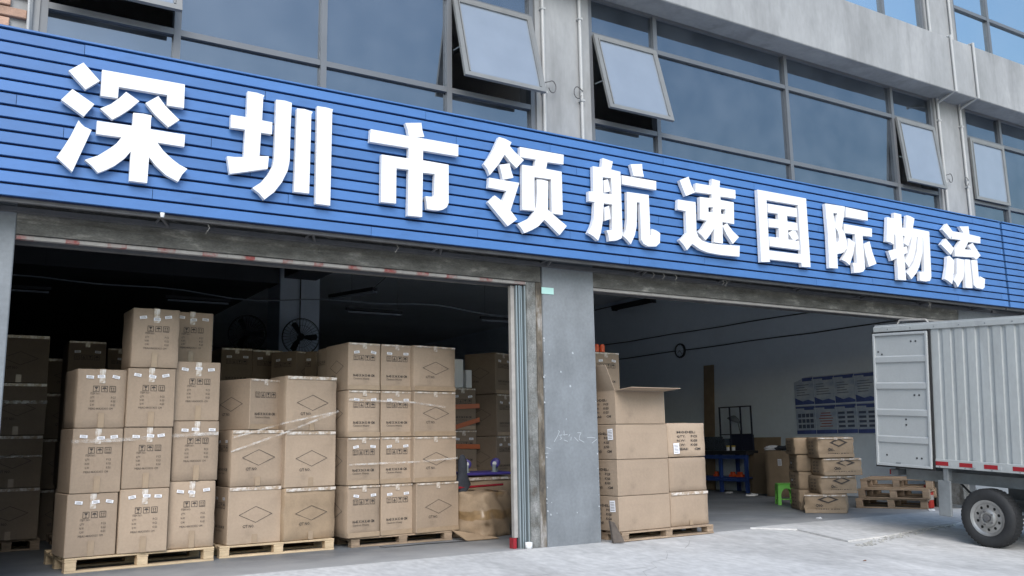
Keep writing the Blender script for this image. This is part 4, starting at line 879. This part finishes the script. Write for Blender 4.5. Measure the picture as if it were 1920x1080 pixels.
# taped cartons, pallets, extinguisher
G5 = 'taped cartons marked with a bold diamond'
for (x, y, a, w, d, z0, z1, lab) in ((10.47,9.07,-53,.57,.45,.0,.262,'bottom carton of the leaning taped stack, facing squarely out'),(10.63,8.89,-30,.52,.5,.264,.515,'second carton from the floor in the leaning taped stack'),(10.66,8.85,-30,.56,.5,.517,.762,'third carton from the floor in the leaning taped stack, sticking out right'),(10.62,8.89,-32,.52,.5,.768,1.06,'topmost carton of the leaning taped stack below the posters')):
    carton((x,y,z0+.001), a, w, d, z1-z0-.004, lab, G5, front='china', left='lines', tapes='edge', worn=.35)
for (x, y, a, z0, z1, lab) in ((10.78,9.42,-34,.0,.30,'bottom'),(10.80,9.42,-32,.302,.56,'second'),(10.78,9.42,-35,.562,.81,'third'),(10.74,9.42,-34,.812,1.06,'top')):
    carton((x,y,z0+.001), a, .5, .5, z1-z0-.004, f'dark taped carton left of and behind the leaning stack, {lab} row', 'dark taped cartons behind the leaning stack', left='lines', tapes=None, worn=.2, lstk=((.4,.5),) if lab in ('second','third') else ())
for i, nm in enumerate(('lowest','middle','uppermost')): pallet((11.75+.02*i,9.2-.04*i,.001+.143*i), -64+(0,-2,3)[i], 1.0, 1.1, .140, f'{nm} of three stacked old pallets beside the truck tail', mt='palletold', group='old pallets stacked beside the truck')
t = thing('fire_extinguisher', 'red fire extinguisher standing on the floor behind the truck', 'fire extinguisher', (12.45,8.45,.0))
MB().lathe([(0,0),(.062,0),(.068,.015),(.068,.29),(.05,.33),(.022,.35),(.0,.35)], n=20).build('cylinder', M['redext'], t, smooth=True)
MB().lathe([(.069,.12),(.0695,.12),(.0695,.19),(.069,.19)], n=20).build('label_band', M['cream'], t)
m = MB(); m.cyl((0,0,.35),(0,0,.385),.018,n=10); m.box(-.07,.02,-.008,.008,.385,.40); m.box(-.075,.02,-.008,.008,.405,.415); m.build('valve', M['darkmetal'], t)
MB().tube([(0,-.02,.37),(-.06,-.05,.33),(-.085,-.05,.2),(-.075,-.04,.08)], .009, n=7).build('hose', M['black'], t)
# ------------------------------------------------------------------ ceiling lamps, cable and fans in the left bay
for i, (x0, x1) in enumerate(((.2,1.15),(2.78,3.79),(5.80,6.88),(8.52,9.6))):
    t = thing('tube_light', ('unlit tube lamp hanging at the far left of the dark bay','unlit tube lamp hanging above the left pallet cartons','unlit tube lamp hanging right of the white column','unlit tube lamp hanging near the guide rail')[i], 'light', ((x0+x1)/2,14.9,3.38), None, 'unlit tube lights')
    L_ = (x1-x0)/2
    MB().box(-L_,L_,-.03,.03,.03,.075).build('housing', M['darkmetal'], t); MB().cyl((-L_+.03,0,.0),(L_-.03,0,.0),.016,n=8).build('tube', M['tubelight'], t)
    m = MB()
    for xx in (-L_+.1, L_-.1): m.cyl((xx,0,.075),(xx,0,1.11),.003,n=4)
    m.build('hanger', M['darkmetal'], t)
m = MB(); P = []
x = -1.0
while x < 11: P.append((x,14.82,3.53+.05*math.sin(x*1.15)+.03*math.sin(x*2.7))); x += .4
m.tube(P, .011, n=5); tag(m.build('lamp_cable', M['tubelight']), 'sagging pale cable strung across the dark bay between the lamps', 'cable')
t = thing('tube_light', 'dark lamp seen end on, right of the white column near the lintel', 'light', (5.35,12.6,3.35), (0,0,math.radians(20)), 'unlit tube lights')
MB().box(-.05,.05,-.02,1.0,.02,.07).build('housing', M['darkmetal'], t); MB().cyl((-.03,-.02,.0),(-.03,1.0,.0),.016,n=8).cyl((.03,-.02,.0),(.03,1.0,.0),.016,n=8).build('tube', M['tubelight'], t); MB().tube([(0,0,.07),(.3,-.4,.5),(.6,-.8,1.1)],.006,n=4).build('hanger', M['darkmetal'], t)
def fan(loc, label, pole):
    t = thing('industrial_fan', label, 'fan', loc, (math.radians(90),0,math.radians(-14)), 'industrial fans')
    r = .335; m = MB(); n = 36
    ring = lambda rr, z: [(rr*math.cos(2*math.pi*i/n), rr*math.sin(2*math.pi*i/n), z) for i in range(n+1)]
    m.tube(ring(r,0), .009, n=5); m.tube(ring(r*.97,.07), .004, n=4); m.tube(ring(r*.97,-.07), .004, n=4); m.tube(ring(r*.6,.085), .003, n=4)
    for i in range(30):
        a = 2*math.pi*i/30; c, s_ = math.cos(a), math.sin(a)
        for sg in (1,-1): m.tube([(.06*c,.06*s_,.09*sg),(r*.6*c,r*.6*s_,.085*sg),(r*c,r*s_,0)], .0022, n=3)
    m.build('guard', M['darkmetal'], t)
    for k in range(3):
        a = 2*math.pi*k/3+.02; b = MB(); out = [(.05,-.03),(.16,-.065),(.28,-.06),(.30,.0),(.27,.045),(.14,.03),(.05,.02)]
        b.prism([out], lambda u,v,q: (u,v,q+v*.45), -.002, .002); link('blade', b.mesh('blade', M['black']), t, None, (0,0,a))
    MB().cyl((0,0,-.12),(0,0,.06),.06,n=16).build('motor', M['black'], t)
    m = MB()
    if pole: m.cyl((0,-.03,-.13),(0,-3.0,-.13),.02,n=8)
    else: m.cyl((0,0,-.12),(0,0,-.33),.025,n=8); m.cyl((0,-.1,-.34),(0,1.3,-.34),.012,n=6)
    m.build('mount', M['darkmetal'], t)
fan((5.34,15.93,3.02),'large black guard fan mounted on the white column in the left bay',False)
fan((4.55,16.6,3.12),'black fan on a tall pole in the dark left of the white column',True)
# litter
for (x, y, s, mt_, lab) in ((9.9,8.35,.045,'paper','scrap of white paper on the floor below the leaning taped stack'),(12.05,8.15,.06,'paper','white paper scrap in front of the stacked pallets'),(12.9,12.4,.13,'paper','crumpled white plastic on the floor below the leaning cardboard'),(13.2,13.3,.09,'paper','white scrap on the floor at the bench legs'),(5.75,4.83,.03,'leaf','brown dry leaf on the pale concrete apron'),(7.6,5.9,.02,'leaf','small dark pebble on the concrete apron below the cracked slab'),(8.3,4.7,.018,'leaf','tiny dark pebble on the concrete apron toward the truck wheel')):
    bm = bmesh.new(); bmesh.ops.create_icosphere(bm, subdivisions=2, radius=s)
    for v in bm.verts: v.co = Vector((v.co.x*1.3+.3*v.co.y, v.co.y*.8, max(0,v.co.z*.35+.2*s*math.sin(v.co.x*90)*math.cos(v.co.y*70))))
    me = bpy.data.meshes.new('litter'); bm.to_mesh(me); bm.free(); me.materials.append(M[mt_])
    zz = 0 if y > D else -.057*(D-y)
    tag(link('litter', me, None, (x,y,zz+.001)), lab, 'litter')
# ------------------------------------------------------------------ the truck
T = thing('box_truck', 'light grey corrugated box truck backed into the right bay with its rear door folded open', 'truck', (9.47,5.80,-.1225), (math.radians(3.26),0,0))
Z0, Z1, YR, YF, TW = .80, 2.42, 1.30, -1.75, 1.52
def corr(mb, x, sgn):
    y = YF+.04; p = .145
    pts = []
    while y < YR-.04:
        pts += [(y,0),(y+.088,0),(y+.098,.017),(y+.135,.017)]; y += p
    pts = [q for q in pts if q[0] <= YR-.04]+[(YR-.04,0)]
    n = len(pts)
    vs = [(x+sgn*o, yy, Z0+.09) for yy, o in pts]+[(x+sgn*o, yy, Z1-.06) for yy, o in pts]
    mb.add(vs, [(i,i+1,n+i+1,n+i) for i in range(n-1)])
m = MB(); corr(m,.012,1); corr(m,TW-.012,-1); m.build('side_panel', M['truck'], T, fix=False)
m = MB()
for x0, x1 in ((-.004,.05),(TW-.05,TW+.004)):
    m.box(x0,x1,YF,YR,Z1-.065,Z1); m.box(x0,x1,YF,YR,Z0,Z0+.095); m.box(x0+.002,x1-.002,YR-.045,YR-.001,Z0+.096,Z1-.066); m.box(x0+.002,x1-.002,YF+.001,YF+.045,Z0+.096,Z1-.066)
m.box(.051,TW-.051,YR-.05,YR-.002,Z1-.06,Z1-.002); m.box(.051,TW-.051,YF+.002,YF+.05,Z1-.06,Z1-.002)
m.build('box_frame', M['truck'], T, bevel=.004)
MB().box(.01,TW-.01,YF+.01,YR-.01,Z1+.001,Z1+.02).build('box_roof', M['truckwhite'], T)
MB().box(.05,TW-.05,YF,YR,Z0+.02,Z0+.08).build('box_floor', M['chassis'], T); MB().box(.051,TW-.051,YF+.01,YF+.03,Z0+.09,Z1-.07).build('front_panel', M['truck'], T)
# folded open rear door against the near side
def door(name, x0, y0, y1, hinge_far=False):
    dr = link(name, None, T) if False else None
dy0, dy1, dz0, dz1 = .565, 1.285, Z0-.02, Z1-.085
m = MB(); m.box(-.028,-.022,dy0+.012,dy1-.012,dz0+.012,dz1-.012)
dr = m.build('rear_door', M['truckwhite'], T)
m = MB(); e = .03
m.box(-.05,-.0285,dy0,dy0+e,dz0,dz1); m.box(-.05,-.0285,dy1-e,dy1,dz0,dz1); m.box(-.05,-.0285,dy0+e+.001,dy1-e-.001,dz0,dz0+e); m.box(-.05,-.0285,dy0+e+.001,dy1-e-.001,dz1-e,dz1)
m.build('door_frame', M['truckwhite'], dr, bevel=.004)
for k in range(4):
    z = dz0+(dz1-dz0)*(.2*k+.185)+.02
    m = MB(); m.prism([[(-.0285,z-.045),(-.047,z-.03),(-.047,z+.03),(-.0285,z+.045)]], lambda u,v,q: (u,q,v), dy0+e+.002, dy1-e-.002); m.build('stiffener', M['truckwhite'], dr)
m = MB()
for (yy, f) in ((.72,.93),(.78,.93),(1.22,.86),(1.17,.84),(.70,.53),(.76,.53),(.88,.35),(.88,.31),(1.2,.2),(1.14,.18),(.70,.07),(.76,.07),(1.15,.08)):
    z = dz0+(dz1-dz0)*f; m.cyl((-.0282,yy,z),(-.033,yy,z),.011,n=8)
m.build('bolt', M['darkmetal'], dr)
m = MB(); g_ = .018; m.box(-.026,-.006,dy0-g_,dy0-.001,dz0-g_,dz1+g_); m.box(-.026,-.006,dy1+.001,dy1+g_,dz0-g_,dz1+g_); m.box(-.026,-.006,dy0,dy1,dz0-g_,dz0-.001); m.box(-.026,-.006,dy0,dy1,dz1+.001,dz1+g_)
m.build('door_seal', M['black'], dr)
m = MB(); m.box(TW+.022,TW+.05,dy0,dy1,dz0,dz1); m.build('rear_door', M['truckwhite'], T)
for k, yy in enumerate((1.12,.80,.47,.19,-.09,-.40,-.70,-1.0,-1.3,-1.6)):
    o = MB().box(-.007,-.0045,yy-.075,yy+.075,Z0+.025,Z0+.07).build('reflector_strip', M['red'], T)
    if k > 1: MB().box(-.0068,-.0045,yy-.115,yy-.077,Z0+.025,Z0+.07).build('reflector_strip', M['truckwhite'], T)
m = MB(); m.box(.25,.33,-2.4,1.1,.62,.74); m.box(TW-.33,TW-.25,-2.4,1.1,.62,.74)
for y in (-1.5,-.6,.5,1.05): m.box(.1,TW-.1,y-.03,y+.03,.741,.795)
m.cyl((.2,0,.305),(TW-.2,0,.305),.045,n=10); m.cyl((.6,-1.8,.45),(.6,-.05,.33),.035,n=10); m.box(.17,.22,-.5,.55,.36,.39); m.box(TW-.22,TW-.17,-.5,.55,.36,.39)
m.build('chassis', M['chassis'], T)
MB().box(.02,.05,.40,.55,.27,.66).box(.02,.10,.42,.48,.655,.80).build('mud_guard', M['chassis'], T, bevel=.006); MB().box(TW-.06,TW-.02,.36,.58,.25,.66).build('mud_guard', M['chassis'], T)
m = MB(); m.box(.03,.09,-.62,-.5,.60,.80); m.box(.05,.12,-.51,-.42,.50,.72); m.build('bracket', M['truckwhite'], T, bevel=.005)
m = MB(); m.box(.15,TW-.15,YR-.16,YR-.06,.66,.73); m.box(.2,.26,YR-.15,YR-.09,.725,.80); m.box(TW-.26,TW-.2,YR-.15,YR-.09,.725,.80); m.build('rear_bumper', M['chassis'], T, bevel=.006)
for x in (.16,TW-.36): MB().box(x,x+.2,YR-.0595,YR-.04,.665,.725).build('tail_lamp', M['red'], T)
m = MB(); m.tube([(.3,YR-.55,Z1+.022),(.3,YR-.5,Z1+.08),(.3,YR-.15,Z1+.09),(.3,YR-.1,Z1+.022)],.01,n=6); m.build('roof_rail', M['cream'], T)
m = MB()
for i in range(9): m.cyl((-.0042,YR-.2-.3*i,Z0+.012),(-.0075,YR-.2-.3*i,Z0+.012),.008,n=6); m.cyl((-.0042,YR-.2-.3*i,Z1-.035),(-.0075,YR-.2-.3*i,Z1-.035),.008,n=6)
m.build('rivet', M['chassis'], T)
for yy in (1.0,.1,-.9): MB().cyl((-.005,yy,Z0+.03),(-.03,yy,Z0+.02),.008,n=6).cyl((-.03,yy-.03,Z0+.02),(-.03,yy+.03,Z0+.02),.007,n=6).build('lashing_hook', M['chassis'], T)
MB().tube([(.3,.45,.62),(.28,.3,.5),(.3,.15,.42),(.32,.02,.40)], .012, n=6).build('brake_hose', M['black'], T)
def wheel(x, y, side):
    w = link('wheel', None, T, (x,y,.305), (0,math.radians(-90 if side < 0 else 90),0))
    R_, r_ = .305, .185
    MB().lathe([(r_,.0),(r_+.02,.018),(R_-.045,.022),(R_-.012,.008),(R_,-.015),(R_,-.13),(R_-.012,-.15),(R_-.05,-.165),(r_,-.15)], n=56).build('tyre', M['rubber'], w, smooth=True)
    m = MB()
    for i in range(44):
        a = 2*math.pi*i/44; m.box(R_-.004,R_+.0035,-.012,.012,-.14,-.01,M=Matrix.Rotation(a,4,'Z') @ Matrix.Rotation(0,4,'X'))
    m.build('tread', M['rubber'], w)
    # disc with round vent holes
    m = MB(); n = 60
    loops = [[(.155*math.cos(2*math.pi*i/n), .155*math.sin(2*math.pi*i/n)) for i in range(n)]]
    for k in range(10):
        a = 2*math.pi*k/10; c = (.122*math.cos(a), .122*math.sin(a)); loops.append([(c[0]+.0165*math.cos(2*math.pi*i/10), c[1]+.0165*math.sin(2*math.pi*i/10)) for i in range(10)])
    m.prism(loops, lambda u,v,q: (u, v, q-.012-.9*max(0,.105-math.hypot(u,v))*0), -.006, 0)
    m.lathe([(.155,-.018),(.156,-.004),(.172,.006),(.188,.012),(.19,.002),(.178,-.02),(.165,-.12)], n=48)
    m.lathe([(.098,-.0115),(.092,.006),(.07,.016),(.05,.014),(.046,.0),(.0,.0)], n=36)
    m.build('rim', M['rim'], w)
    m = MB(); m.cyl((0,0,.0),(0,0,.03),.036,.03,n=20)
    for k in range(5): a = 2*math.pi*k/5+.3; m.cyl((.07*math.cos(a),.07*math.sin(a),.01),(.07*math.cos(a),.07*math.sin(a),.03),.0105,n=6)
    m.build('hub', M['steeldark'], w); MB().cyl((0,0,-.1),(0,0,-.03),.165,n=24).build('brake_drum', M['black'], w)
for (x, y, s_) in ((.04,0,-1),(TW-.04,0,1),(.06,-2.55,-1),(TW-.06,-2.55,1)): wheel(x, y, s_)
m = MB(); m.prism([[(-1.82,.42),(-3.12,.42),(-3.18,.95),(-3.02,1.2),(-2.72,1.86),(-1.82,1.92)]], lambda u,v,q: (q,u,v), .05, TW-.05); m.build('cab', M['truckwhite'], T, bevel=.03)
for x0, x1 in ((.042,.048),(TW-.048,TW-.042)): m = MB(); m.prism([[(-1.98,1.2),(-2.92,1.2),(-2.66,1.74),(-1.98,1.78)]], lambda u,v,q: (q,u,v), x0, x1); m.build('side_window', M['glass'], T)
m = MB(); m.add([(.14,-3.045,1.22),(TW-.14,-3.045,1.22),(TW-.18,-2.765,1.8),(.18,-2.765,1.8)], [(0,1,2,3)]); m.build('windscreen', M['glass'], T, fix=False)
for x in (.12,TW-.36): MB().box(x,x+.24,-3.19,-3.165,.78,.92).build('headlight', M['sticker'], T)
MB().box(.05,TW-.05,-3.24,-3.19,.40,.58).build('front_bumper', M['chassis'], T, bevel=.01)

for o in bpy.data.objects:
    if o.name.split('.')[0] in ('printing','bolt','hour_mark','chalk_marks','plaster_ridge','wire_end','tread','hanger','text_print','blue_print','guard','rivet') and not o.get('kind'): o['kind'] = 'stuff'
